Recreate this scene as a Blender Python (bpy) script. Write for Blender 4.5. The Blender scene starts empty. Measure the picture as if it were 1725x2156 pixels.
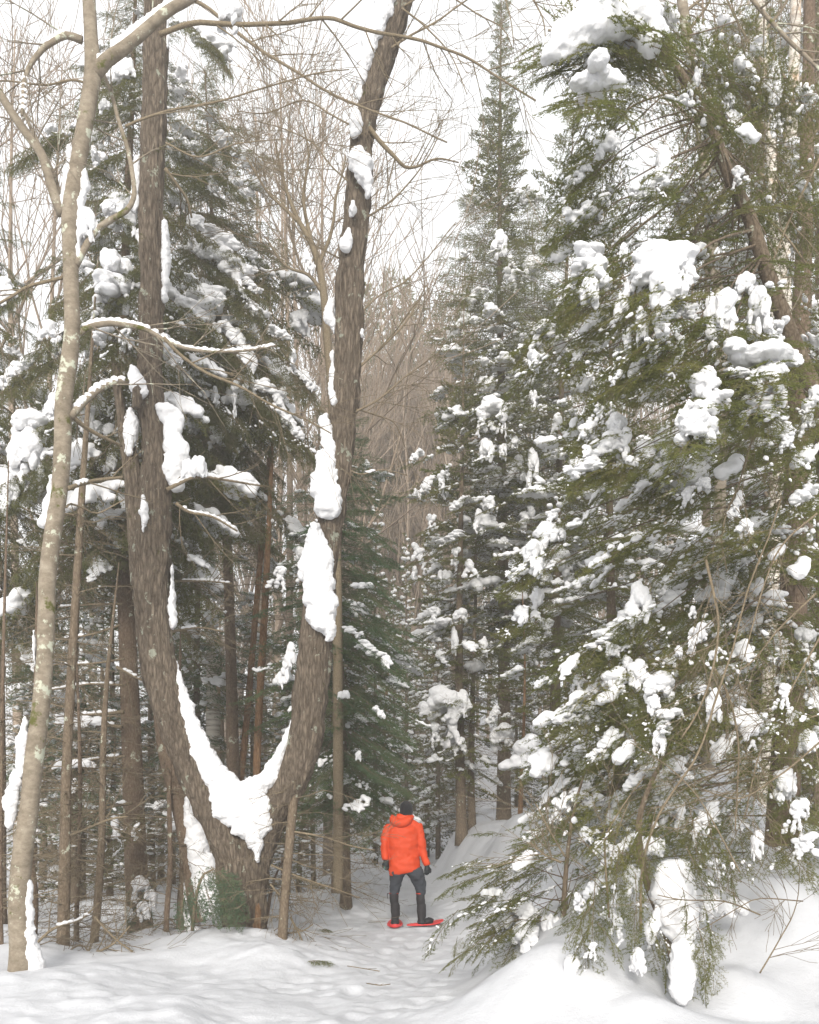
import bpy, math, random
import numpy as np
from mathutils import Vector, Matrix

random.seed(7)
RNG = np.random.default_rng(11)
R = math.radians
SC = bpy.context.scene
COL = SC.collection

# ------------------------------------------------------------------ camera, sky, sun
HAZE = .0036
F = 2000.0                       # focal length measured in photograph units (1725 x 2156)
CU, CV, EYE = 862.5, 1705.0, 1.72
cam_d = bpy.data.cameras.new('camera')
cam = bpy.data.objects.new('camera', cam_d)
COL.objects.link(cam)
cam.location = (0, 0, EYE)
cam.rotation_euler = (R(90), 0, 0)
cam_d.sensor_fit = 'VERTICAL'
cam_d.sensor_height = 36.0
cam_d.lens = F / 2156.0 * 36.0
cam_d.shift_y = (CV - 1078.0) / 2156.0
cam_d.clip_start = 0.1
cam_d.clip_end = 1500
SC.camera = cam

SUN_EL, SUN_AZ = R(25), R(185)   # azimuth clockwise from +Y (the view direction)
w = bpy.data.worlds.new("World")
SC.world = w
w.use_nodes = True
nt = w.node_tree
nt.nodes.clear()
sky = nt.nodes.new('ShaderNodeTexSky')
sky.sky_type = 'NISHITA'
sky.sun_disc = False
sky.sun_elevation = SUN_EL
sky.sun_rotation = SUN_AZ
sky.air_density = 1.0
sky.dust_density = 6.0
sky.ozone_density = 1.0
hs = nt.nodes.new('ShaderNodeHueSaturation')
hs.inputs['Saturation'].default_value = 0.35
hs.inputs['Value'].default_value = 1.0
# a bright, even cloud layer over the clear-sky gradient
cl = nt.nodes.new('ShaderNodeMixRGB')
cl.inputs[0].default_value = 0.72
cl.inputs[2].default_value = (8.3, 8.4, 8.6, 1)
bg = nt.nodes.new('ShaderNodeBackground')
bg.inputs['Strength'].default_value = 0.15
wo = nt.nodes.new('ShaderNodeOutputWorld')
nt.links.new(sky.outputs[0], hs.inputs['Color'])
nt.links.new(hs.outputs[0], cl.inputs[1])
nt.links.new(cl.outputs[0], bg.inputs['Color'])
nt.links.new(bg.outputs[0], wo.inputs['Surface'])

sd = bpy.data.lights.new('sun', 'SUN')
sd.energy = 2.6
sd.angle = R(14)
sd.color = (1.0, 0.955, 0.89)
so = bpy.data.objects.new('sun', sd)
COL.objects.link(so)
dv = Vector((math.sin(SUN_AZ) * math.cos(SUN_EL), math.cos(SUN_AZ) * math.cos(SUN_EL), math.sin(SUN_EL)))
so.rotation_euler = dv.to_track_quat('Z', 'Y').to_euler()

SC.view_settings.view_transform = 'Standard'
SC.view_settings.look = 'None'
SC.view_settings.gamma = 1.0
SC.view_settings.use_curve_mapping = False
SC.view_settings.exposure = 0.37
SC.render.engine = 'CYCLES'
SC.cycles.max_bounces = 8
SC.cycles.diffuse_bounces = 7
SC.cycles.glossy_bounces = 2
SC.cycles.transmission_bounces = 2
SC.cycles.use_denoising = True
SC.cycles.volume_bounces = 1

# ------------------------------------------------------------------ numeric helpers
def _hash(ix, iy, iz, s):
    n = (ix * 374761393 + iy * 668265263 + iz * 2147483647 + s * 974634777) & 0xffffffff
    n = ((n ^ (n >> 13)) * 1274126177) & 0xffffffff
    n = n ^ (n >> 16)
    return (n & 0xffffff) / float(0xffffff)

def noise3(p, s=0):
    """value noise 0..1 on an (n,3) array"""
    p = np.asarray(p, float)
    i = np.floor(p).astype(np.int64)
    f = p - i
    f = f * f * (3 - 2 * f)
    out = 0
    for dx in (0, 1):
        wx = f[:, 0] if dx else 1 - f[:, 0]
        for dy in (0, 1):
            wy = f[:, 1] if dy else 1 - f[:, 1]
            for dz in (0, 1):
                wz = f[:, 2] if dz else 1 - f[:, 2]
                out = out + wx * wy * wz * _hash(i[:, 0] + dx, i[:, 1] + dy, i[:, 2] + dz, s)
    return out

def fbm(p, oct=3, s=0):
    p = np.asarray(p, float)
    o, a, t = 0, 1.0, 0
    for k in range(oct):
        o = o + a * noise3(p * 2 ** k, s + k)
        t += a
        a *= .5
    return o / t

def sstep(x, a, b):
    t = np.clip((x - a) / (b - a), 0, 1)
    return t * t * (3 - 2 * t)

def W(u, v, Y):
    """the point at distance Y that the photograph shows at (u, v)"""
    return np.array([(u - CU) / F * Y, Y, EYE - (v - CV) / F * Y])

# ------------------------------------------------------------------ the lie of the ground
_ey = [0, 5, 7, 9, 11, 13, 15, 18, 22, 30, 45, 200]
_ex = [-.5, -.1, .10, .40, .75, .80, .72, .45, .30, .9, 2.2, 6]
_bh = [.12, .16, .22, .72, .98, 1.02, 1.08, 1.22, 1.3, 1.25, .6, 0]
MOUNDS = [  # x, y, rx, ry, h
    (-1.98, 11.5, 1.0, .9, .20), (-3.3, 12.6, .8, .8, .25), (-4.6, 10.6, 1.2, .8, .10), (-2.9, 9.4, .9, .35, .07), (-1.5, 10.4, .6, .4, .10), (-4.0, 8.6, .8, .3, .06), (-2.2, 8.0, .9, .3, .05), (-.9, 10.8, .7, .6, .05),
    (1.05, 7.5, .75, .6, .40), (1.35, 8.4, .7, .7, .22), (2.1, 9.1, .8, .7, .36), (3.25, 8.6, .65, .6, .42), (1.9, 11.0, .9, .7, .50), (2.9, 10.6, .9, .7, .85),
    (3.6, 12.0, 1.1, .8, 1.0), (2.3, 13.0, .9, .9, .7), (1.4, 13.2, .5, .6, .35), (1.9, 16, 1, 1, .5), (4.6, 9.6, .9, .8, .6),
    (1.75, 6.9, .35, .3, .12), (2.55, 7.5, .35, .3, .12), (1.5, 9.4, .35, .3, .2), (1.05, 9.0, .3, .3, .15), (1.05, 22.5, .6, .6, .1),
    (-2.2, 16, 1.4, 1.2, .35), (-1.2, 19.0, .9, .8, .45), (-4.8, 17, 1.8, 1.4, .3), (-6, 14, 1.5, 1.4, .3), (-1.15, 15.3, .6, .6, .16)]
def H(x, y, fine=True):
    x = np.asarray(x, float)
    y = np.asarray(y, float)
    sh = x.shape
    x = x.ravel()
    y = y.ravel()
    P = np.stack([x, y, x * 0], 1)
    e = np.interp(y, _ey, _ex) + (noise3(P * .8, 5) - .5) * .35
    bh = np.interp(y, _ey, _bh)
    wd = np.interp(y, [5, 9, 14, 22], [1.5, 1.5, 1.1, 1.4])
    z = bh * sstep(x, e, e + wd) * (1 + .05 * (noise3(P * .5, 9) - .5))
    z = z + .12 * np.clip(x - e - wd, 0, 3) * sstep(y, 7, 10)
    lft = sstep(-x, 1.0, 2.4) * sstep(y, 11.4, 13.2)
    z = z - .32 * lft
    lb = sstep(-x, -.5 + np.interp(y, [8, 12, 20, 30], [1.3, 1.35, 1.5, 1.0]), .5 + np.interp(y, [8, 12, 20, 30], [1.3, 1.35, 1.5, 1.0]))
    z = z + .10 * lb * (.4 + noise3(P * .9, 3))
    z = z + (.03 + .03 * sstep(-x / np.maximum(y, 1), .05, .2)) * np.clip(y - 15, 0, 22) + .20 * np.clip(y - 36, 0, 60)
    for mx, my, rx, ry, h in MOUNDS:
        d = ((x - mx) / rx) ** 2 + ((y - my) / ry) ** 2
        z = z + h * np.exp(-d * 1.1)
    z = z + .14 * (fbm(P * .55, 2, 1) - .5)
    if fine:
        off = np.clip(lb + sstep(x, e - .1, e + .5), 0, 1)
        # soft windblown surface off the trail, lumps of trodden snow beside it, a beaten tread on it
        z = z + .15 * off * (fbm(P * 1.5, 3, 2) - .5)
        edge = np.exp(-((x + np.interp(y, [8, 12, 20, 30], [1.5, 1.4, 1.3, .8])) / .75) ** 2) * sstep(y, 9, 11)
        z = z + .085 * edge * (fbm(P * 5.5, 3, 4) - .45)
        z = z + (1 - off) * .055 * (fbm(P * 6.0, 2, 6) - .5)
        z = z - .02 * (1 - off) * np.exp(-((x + .05) / .35) ** 2)
        q = np.stack([x * 1.6, y * 1.6, x * 0], 1)
        for k in range(34):
            py = 7.6 + k * .62
            px = -.12 + .22 * (1 if k % 2 else -1) + .10 * math.sin(k * 2.3) - .12 * math.sin(py * .25)
            m_ = (np.abs(x - px) < .4) & (np.abs(y - py) < .6)
            d = ((x[m_] - px) / .11) ** 2 + ((y[m_] - py) / .27) ** 2
            z[m_] += -.036 * np.exp(-d ** 2) + .008 * np.exp(-(d - 1.7) ** 2 * 2)
        near = sstep(-x, -.2, 1.5) * (1 - sstep(y, 9.5, 10.5))
        z = z + .09 * near * (fbm(q, 3, 8) - .5) + .045 * near * (fbm(P * 6, 3, 12) - .5)
    return z.reshape(sh)
def h1(x, y):
    return float(H(np.array([x]), np.array([y]), False)[0])

# ------------------------------------------------------------------ mesh helpers
class MB:
    def __init__(s):
        s.v, s.q, s.t, s.n = [], [], [], 0
    def add(s, v, q=None, t=None):
        v = np.asarray(v, float).reshape(-1, 3)
        if q is not None and len(q): s.q.append(np.asarray(q) + s.n)
        if t is not None and len(t): s.t.append(np.asarray(t) + s.n)
        s.v.append(v)
        s.n += len(v)
    def mesh(s, name, mat=None, smooth=True):
        me = bpy.data.meshes.new(name)
        V = np.concatenate(s.v) if s.v else np.zeros((0, 3))
        q = np.concatenate(s.q) if s.q else np.zeros((0, 4), int)
        t = np.concatenate(s.t) if s.t else np.zeros((0, 3), int)
        nl = len(q) * 4 + len(t) * 3
        me.vertices.add(len(V))
        me.vertices.foreach_set('co', V.astype(np.float32).ravel())
        me.loops.add(nl)
        me.loops.foreach_set('vertex_index', np.concatenate([q.ravel(), t.ravel()]).astype(np.int32))
        me.polygons.add(len(q) + len(t))
        st = np.concatenate([np.arange(len(q)) * 4, len(q) * 4 + np.arange(len(t)) * 3]).astype(np.int32)
        me.polygons.foreach_set('loop_start', st)
        me.update(calc_edges=True)
        me.polygons.foreach_set('use_smooth', np.full(len(q) + len(t), smooth))
        if mat: me.materials.append(mat)
        return me

STUFFY = {'twigs', 'limbs', 'dead_twigs', 'snow_on_bough', 'snow_on_branch', 'snow_on_twigs', 'branches', 'crown', 'snow'}
def link(name, me, parent=None, kind=None, label=None):
    if name in STUFFY and parent is not None: kind = 'stuff'
    o = bpy.data.objects.new(name, me)
    COL.objects.link(o)
    if parent is not None: o.parent = parent
    if kind: o['kind'] = kind
    if label: o['label'] = label
    return o

def thing(name, loc, label, cat, group=None):
    o = bpy.data.objects.new(name, None)
    o.empty_display_size = .2
    COL.objects.link(o)
    o.location = [float(c) for c in loc]
    o['label'] = label
    o['category'] = cat
    if group: o['group'] = group
    return o

def resample(pts, step):
    """Catmull-Rom through pts (n, m) at about the given step"""
    P = np.asarray(pts, float)
    if len(P) < 3:
        n = max(2, int(np.linalg.norm(P[-1, :3] - P[0, :3]) / step) + 1)
        t = np.linspace(0, 1, n)[:, None]
        return P[0] * (1 - t) + P[-1] * t
    Q = np.vstack([2 * P[0] - P[1], P, 2 * P[-1] - P[-2]])
    out = []
    for i in range(1, len(Q) - 2):
        n = max(1, int(np.linalg.norm(Q[i + 1, :3] - Q[i, :3]) / step))
        t = (np.arange(n) / n)[:, None]
        a, b, c, d = Q[i - 1], Q[i], Q[i + 1], Q[i + 2]
        out.append(.5 * (2 * b + (c - a) * t + (2 * a - 5 * b + 4 * c - d) * t ** 2 + (3 * b - a - 3 * c + d) * t ** 3))
    out.append(P[-1:])
    return np.vstack(out)

def frames(P):
    T = np.gradient(P, axis=0)
    T /= np.linalg.norm(T, axis=1)[:, None] + 1e-9
    ref = np.array([0.0, 1.0, 0.0]) if abs(T[:, 1]).mean() < .8 else np.array([1.0, 0, 0])
    A = np.cross(ref, T)
    A /= np.linalg.norm(A, axis=1)[:, None] + 1e-9
    B = np.cross(T, A)
    return T, A, B

def tube(mb, P, rad, k=10, amp=0, nscale=(6, 2), seed=0, cap=True, ridged=False):
    P = np.asarray(P, float)
    rad = np.broadcast_to(np.asarray(rad, float), (len(P),))
    T, A, B = frames(P)
    a = np.arange(k) / k * 2 * math.pi
    ca, sa = np.cos(a), np.sin(a)
    D = A[:, None, :] * ca[None, :, None] + B[:, None, :] * sa[None, :, None]
    r = np.repeat(rad[:, None], k, 1)
    if amp:
        s = np.concatenate([[0], np.cumsum(np.linalg.norm(np.diff(P, axis=0), axis=1))])
        q = np.stack([np.repeat(ca[None] * nscale[0], len(P), 0) * (rad[:, None] / rad.mean()), np.repeat(sa[None] * nscale[0], len(P), 0) * (rad[:, None] / rad.mean()),
                      np.repeat(s[:, None] * nscale[1], k, 1)], 2).reshape(-1, 3)
        n = fbm(q, 3, seed).reshape(r.shape)
        if ridged:
            n = 1 - np.abs(n - .5) * 5
            n = np.clip(n, -0.6, 1) * -1
        else:
            n = n - .5
        r = r + amp * n
    V = P[:, None, :] + D * r[..., None]
    n = len(P)
    i = np.arange(n - 1)[:, None] * k
    j = np.arange(k)[None]
    j2 = (j + 1) % k
    q = np.stack([i + j, i + j2, i + k + j2, i + k + j], 2).reshape(-1, 4)
    t = []
    V = V.reshape(-1, 3)
    if cap:
        V = np.vstack([V, P[-1:], P[:1]])
        e = n * k
        t = [(e - k + a_, e - k + (a_ + 1) % k, e) for a_ in range(k)] + [((a_ + 1) % k, a_, e + 1) for a_ in range(k)]
    mb.add(V, q, np.array(t) if len(t) else None)

def prisms(mb, P0, P1, r0, r1, k=3):
    """many thin tapering sticks at once"""
    P0 = np.asarray(P0, float)
    P1 = np.asarray(P1, float)
    n = len(P0)
    if n == 0: return
    r0 = np.broadcast_to(r0, (n,))
    r1 = np.broadcast_to(r1, (n,))
    T = P1 - P0
    T = T / (np.linalg.norm(T, axis=1)[:, None] + 1e-9)
    ref = np.where(np.abs(T[:, 1:2]) < .8, np.array([[0, 1.0, 0]]), np.array([[1.0, 0, 0]]))
    A = np.cross(ref, T)
    A /= np.linalg.norm(A, axis=1)[:, None] + 1e-9
    B = np.cross(T, A)
    V = np.zeros((n, 2 * k, 3))
    for j in range(k):
        a = j / k * 2 * math.pi
        D = A * math.cos(a) + B * math.sin(a)
        V[:, j] = P0 + D * r0[:, None]
        V[:, k + j] = P1 + D * r1[:, None]
    base = np.arange(n)[:, None, None] * 2 * k
    q = np.array([[j, (j + 1) % k, k + (j + 1) % k, k + j] for j in range(k)])[None]
    mb.add(V.reshape(-1, 3), (base + q).reshape(-1, 4))

def ico(sub):
    import bmesh
    bm = bmesh.new()
    bmesh.ops.create_icosphere(bm, subdivisions=sub, radius=1)
    V = np.array([v.co[:] for v in bm.verts])
    T = np.array([[v.index for v in f.verts] for f in bm.faces])
    bm.free()
    return V, T
ICO1, ICO2, ICO3 = ico(1), ico(2), ico(3)

# ------------------------------------------------------------------ remeshed lumps (snow, clothing): queued, applied together
QUEUE = []
def remesh_later(o, voxel, smooth_it=4, amp=0, nscale=8, seed=0, fine=0):
    m = o.modifiers.new('r', 'REMESH')
    m.mode = 'VOXEL'
    m.voxel_size = voxel
    m.use_smooth_shade = True
    if smooth_it:
        s = o.modifiers.new('s', 'SMOOTH')
        s.factor = .5
        s.iterations = smooth_it
    QUEUE.append((o, amp, nscale, seed, fine))
def flush():
    if not QUEUE: return
    bpy.context.view_layer.update()
    dg = bpy.context.evaluated_depsgraph_get()
    res = []
    for o, amp, ns, seed, fine in QUEUE:
        me = bpy.data.meshes.new_from_object(o.evaluated_get(dg))
        res.append(me)
    for (o, amp, ns, seed, fine), me in zip(QUEUE, res):
        mats = [m for m in o.data.materials]
        o.modifiers.clear()
        nm = o.data.name
        o.data = me
        me.name = nm
        me.materials.clear()
        for m in mats: me.materials.append(m)
        if amp:
            n = len(me.vertices)
            co = np.zeros(n * 3, np.float32)
            no = np.zeros(n * 3, np.float32)
            me.vertices.foreach_get('co', co)
            me.vertex_normals.foreach_get('vector', no)
            co = co.reshape(-1, 3)
            no = no.reshape(-1, 3)
            d = amp * (fbm(co * ns, 2, seed) - .5)
            if fine:
                d = d + fine * (noise3(co * ns * 5, seed + 3) - .5)
            co = co + no * d[:, None]
            me.vertices.foreach_set('co', co.astype(np.float32).ravel())
            me.update()
        me.polygons.foreach_set('use_smooth', np.full(len(me.polygons), True))
    QUEUE.clear()

def blobs_mesh(name, E, mat, icos=ICO2):
    """E: list of (x,y,z,rx,ry,rz)"""
    mb = MB()
    for e in E:
        mb.add(icos[0] * np.array(e[3:6]) + np.array(e[:3]), t=icos[1])
    return mb.mesh(name, mat)

# ------------------------------------------------------------------ materials
def nodes(name):
    m = bpy.data.materials.new(name)
    m.use_nodes = True
    t = m.node_tree
    b = t.nodes['Principled BSDF']
    return m, t, b

def mk_ramp(t, stops):
    r = t.nodes.new('ShaderNodeValToRGB')
    el = r.color_ramp.elements
    while len(el) > 1: el.remove(el[-1])
    el[0].position = stops[0][0]
    el[0].color = (*stops[0][1], 1)
    for p, c in stops[1:]:
        e = el.new(p)
        e.color = (*c, 1)
    return r

def coords(t, scale):
    tc = t.nodes.new('ShaderNodeTexCoord')
    mp = t.nodes.new('ShaderNodeMapping')
    mp.inputs['Scale'].default_value = scale
    t.links.new(tc.outputs['Object'], mp.inputs['Vector'])
    return mp.outputs[0]

def noise_n(t, vec, sc, det=4, rough=.6):
    n = t.nodes.new('ShaderNodeTexNoise')
    n.inputs['Scale'].default_value = sc
    n.inputs['Detail'].default_value = det
    n.inputs['Roughness'].default_value = rough
    t.links.new(vec, n.inputs['Vector'])
    return n

def bump(t, b, h, strength, dist):
    bn = t.nodes.new('ShaderNodeBump')
    bn.inputs['Strength'].default_value = strength
    bn.inputs['Distance'].default_value = dist
    t.links.new(h, bn.inputs['Height'])
    t.links.new(bn.outputs[0], b.inputs['Normal'])
    return bn

def mat_snow(name, c=(.68, .682, .692), bs=.35, sc=30):
    m, t, b = nodes(name)
    v = coords(t, (1, 1, 1))
    n = noise_n(t, v, sc, 6, .65)
    r = mk_ramp(t, [(.3, tuple(x * .96 for x in c)), (.7, c)])
    t.links.new(n.outputs['Fac'], r.inputs[0])
    t.links.new(r.outputs[0], b.inputs['Base Color'])
    b.inputs['Roughness'].default_value = .75
    b.inputs['Specular IOR Level'].default_value = .25
    bump(t, b, n.outputs['Fac'], bs, .02)
    return m
M_SNOW = mat_snow('snow')
M_GROUND = mat_snow('ground_snow', (.84, .86, .89), .45, 22)

def mat_ground():
    m, t, b = nodes('trail_snow')
    v = coords(t, (1, 1, 1))
    n = noise_n(t, v, 26, 8, .7)
    n2 = noise_n(t, v, 3.0, 4, .6)
    r = mk_ramp(t, [(.25, (.46, .467, .485)), (.6, (.52, .528, .547))])
    t.links.new(n2.outputs['Fac'], r.inputs[0])
    # bits of bark and needles dropped on the surface
    n3 = noise_n(t, v, 60, 3, .6)
    rr = mk_ramp(t, [(.755, (0, 0, 0)), (.80, (1, 1, 1))])
    t.links.new(n3.outputs['Fac'], rr.inputs[0])
    mx = t.nodes.new('ShaderNodeMixRGB')
    t.links.new(rr.outputs[0], mx.inputs[0])
    t.links.new(r.outputs[0], mx.inputs[1])
    mx.inputs[2].default_value = (.22, .16, .11, 1)
    t.links.new(mx.outputs[0], b.inputs['Base Color'])
    b.inputs['Roughness'].default_value = .7
    b.inputs['Specular IOR Level'].default_value = .3
    bump(t, b, n.outputs['Fac'], .55, .02)
    return m
M_TRAIL = mat_ground()

def mat_bark(name, dark, mid, light, sc=(22, 22, 5), dist=.02, moss=0.0, lichen=0.0, rough=.9, strength=.9, red=None, smooth=False):
    m, t, b = nodes(name)
    v = coords(t, sc)
    vo = t.nodes.new('ShaderNodeTexVoronoi')
    vo.feature = 'DISTANCE_TO_EDGE'
    vo.inputs['Scale'].default_value = 1.0
    ns = noise_n(t, v, 2.3, 6, .75)
    add = t.nodes.new('ShaderNodeMixRGB')
    add.blend_type = 'ADD'
    add.inputs[0].default_value = 1.0
    t.links.new(v, add.inputs[1])
    t.links.new(ns.outputs['Color'], add.inputs[2])
    t.links.new(add.outputs[0], vo.inputs['Vector'])
    vf = coords(t, (sc[0] * 1.7, sc[1] * 1.7, sc[2] * .8))
    n2 = noise_n(t, v if smooth else vf, .8, 7, .75)
    r = mk_ramp(t, [(.0, tuple(c * .6 for c in dark)), (.06, dark), (.16, mid), (.6, light)])
    t.links.new(vo.outputs['Distance'], r.inputs[0])
    r2 = mk_ramp(t, [(.3, dark), (.5, mid), (.72, light)])
    t.links.new(n2.outputs['Fac'], r2.inputs[0])
    mx = t.nodes.new('ShaderNodeMixRGB')
    mx.inputs[0].default_value = 1.0 if smooth else .6
    t.links.new(r.outputs[0], mx.inputs[1])
    t.links.new(r2.outputs[0], mx.inputs[2])
    out = mx.outputs[0]
    v1 = coords(t, (1, 1, 1))
    def patch(out, scale, lo, hi, col):
        n = noise_n(t, v1, scale, 5, .7)
        rr = mk_ramp(t, [(lo, (0, 0, 0)), (hi, (1, 1, 1))])
        t.links.new(n.outputs['Fac'], rr.inputs[0])
        mm = t.nodes.new('ShaderNodeMixRGB')
        t.links.new(rr.outputs[0], mm.inputs[0])
        t.links.new(out, mm.inputs[1])
        mm.inputs[2].default_value = (*col, 1)
        return mm.outputs[0]
    if lichen: out = patch(out, 5.5, .66 - lichen, .70 - lichen, (.42, .43, .34))
    if moss: out = patch(out, 3.3, .68 - moss, .73 - moss, (.085, .085, .022))
    if red: out = patch(out, 2.2, .56, .64, red)
    t.links.new(out, b.inputs['Base Color'])
    b.inputs['Roughness'].default_value = rough
    b.inputs['Specular IOR Level'].default_value = .2
    mh = t.nodes.new('ShaderNodeMath')
    mh.operation = 'MINIMUM'
    t.links.new(vo.outputs['Distance'], mh.inputs[0])
    mh.inputs[1].default_value = .3
    ma = t.nodes.new('ShaderNodeMath')
    ma.operation = 'MULTIPLY_ADD'
    t.links.new(n2.outputs['Fac'], ma.inputs[0])
    ma.inputs[1].default_value = .9
    if smooth: mh.inputs[1].default_value = 0
    t.links.new(mh.outputs[0], ma.inputs[2])
    bump(t, b, ma.outputs[0], strength, dist * 2)
    return m
M_BARK_V = mat_bark('rough_bark', (.055, .040, .028), (.215, .17, .125), (.38, .315, .24), (25, 25, 5.5), .035, .03, .05, strength=1.0)
M_BARK_A = mat_bark('smooth_grey_bark', (.12, .098, .07), (.21, .175, .13), (.32, .28, .22), (9, 9, 14), .006, .09, .085, strength=.5, smooth=True)
M_BARK_S = mat_bark('spruce_bark', (.09, .062, .042), (.18, .13, .09), (.27, .21, .155), (40, 40, 16), .012, 0, .04)
M_BARK_F = mat_bark('fir_bark', (.09, .065, .042), (.17, .13, .09), (.27, .22, .16), (30, 30, 16), .008, .03, .05)
M_BARK_O = mat_bark('orange_bark', (.11, .06, .03), (.24, .14, .075), (.36, .25, .16), (34, 34, 10), .012)
M_BIRCH = mat_bark('birch_bark', (.10, .07, .05), (.50, .46, .40), (.66, .63, .57), (2.5, 2.5, 26), .004, 0, .0, strength=.3, red=(.42, .30, .20), smooth=True)
M_TWIG = mat_bark('twig_bark', (.12, .092, .058), (.19, .152, .10), (.28, .235, .165), (40, 40, 40), .003, strength=.2)
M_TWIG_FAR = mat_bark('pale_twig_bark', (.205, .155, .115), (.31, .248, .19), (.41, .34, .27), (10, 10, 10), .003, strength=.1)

def mat_needle(name, c0, c1, c2):
    m, t, b = nodes(name)
    v = coords(t, (1, 1, 1))
    n = noise_n(t, v, 9, 3, .7)
    oi = t.nodes.new('ShaderNodeObjectInfo')
    ad = t.nodes.new('ShaderNodeMath')
    ad.operation = 'MULTIPLY_ADD'
    t.links.new(oi.outputs['Random'], ad.inputs[0])
    ad.inputs[1].default_value = .38
    t.links.new(n.outputs['Fac'], ad.inputs[2])
    r = mk_ramp(t, [(.35, c0), (.68, c1), (1.0, c2)])
    t.links.new(ad.outputs[0], r.inputs[0])
    t.links.new(r.outputs[0], b.inputs['Base Color'])
    b.inputs['Roughness'].default_value = .5
    b.inputs['Specular IOR Level'].default_value = .4
    # needles let a little light through
    tr = t.nodes.new('ShaderNodeBsdfTranslucent')
    t.links.new(r.outputs[0], tr.inputs['Color'])
    ms = t.nodes.new('ShaderNodeMixShader')
    ms.inputs[0].default_value = .5
    o = t.nodes['Material Output']
    t.links.new(b.outputs[0], ms.inputs[1])
    t.links.new(tr.outputs[0], ms.inputs[2])
    t.links.new(ms.outputs[0], o.inputs['Surface'])
    return m
M_FIR = mat_needle('fir_needles', (.098, .118, .026), (.150, .165, .040), (.205, .19, .055))
M_SPRUCE = mat_needle('spruce_needles', (.090, .104, .034), (.132, .142, .046), (.18, .165, .058))
M_HEM = mat_needle('hemlock_needles', (.062, .125, .060), (.10, .165, .072), (.15, .18, .07))
M_FARN = mat_needle('far_needles', (.115, .125, .050), (.155, .160, .065), (.19, .175, .08))

def mat_cloth(name, c, rough=.8, sc=260, amp=.15, sheen=.0, wr=0):
    m, t, b = nodes(name)
    v = coords(t, (1, 1, 1))
    n = noise_n(t, v, sc, 3, .6)
    n2 = noise_n(t, v, 7, 4, .6)
    r = mk_ramp(t, [(.3, tuple(x * (1 - amp) for x in c)), (.7, c)])
    t.links.new(n2.outputs['Fac'], r.inputs[0])
    t.links.new(r.outputs[0], b.inputs['Base Color'])
    b.inputs['Roughness'].default_value = rough
    b.inputs['Specular IOR Level'].default_value = .3
    b.inputs['Sheen Weight'].default_value = sheen
    mm = t.nodes.new('ShaderNodeMath')
    mm.operation = 'MULTIPLY_ADD'
    t.links.new(n2.outputs['Fac'], mm.inputs[0])
    mm.inputs[1].default_value = 3 + wr
    t.links.new(n.outputs['Fac'], mm.inputs[2])
    bump(t, b, mm.outputs[0], .4, .006)
    return m
M_JACKET = mat_cloth('orange_shell_cloth', (.54, .050, .008), .62, 260, .10)
M_TROUSER = mat_cloth('charcoal_cloth', (.040, .045, .055), .85, 200, .3)
M_GAITER = mat_cloth('black_cloth', (.020, .018, .020), .7)
M_KNIT = mat_cloth('black_knit', (.013, .013, .015), .95, 160, .3, .1)
M_GLOVE = mat_cloth('black_glove_cloth', (.014, .018, .020), .6)
M_TEAL = mat_cloth('teal_object', (.03, .25, .25), .6)
M_SKIN = mat_cloth('skin', (.55, .33, .24), .5, 90, .05)
M_REDTRIM = mat_cloth('red_trim', (.55, .04, .02), .6)
M_SHOE = mat_cloth('snowshoe_plastic', (.62, .05, .05), .35, 50, .1)
M_BOOT = mat_cloth('boot_leather', (.015, .015, .017), .5)

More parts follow.
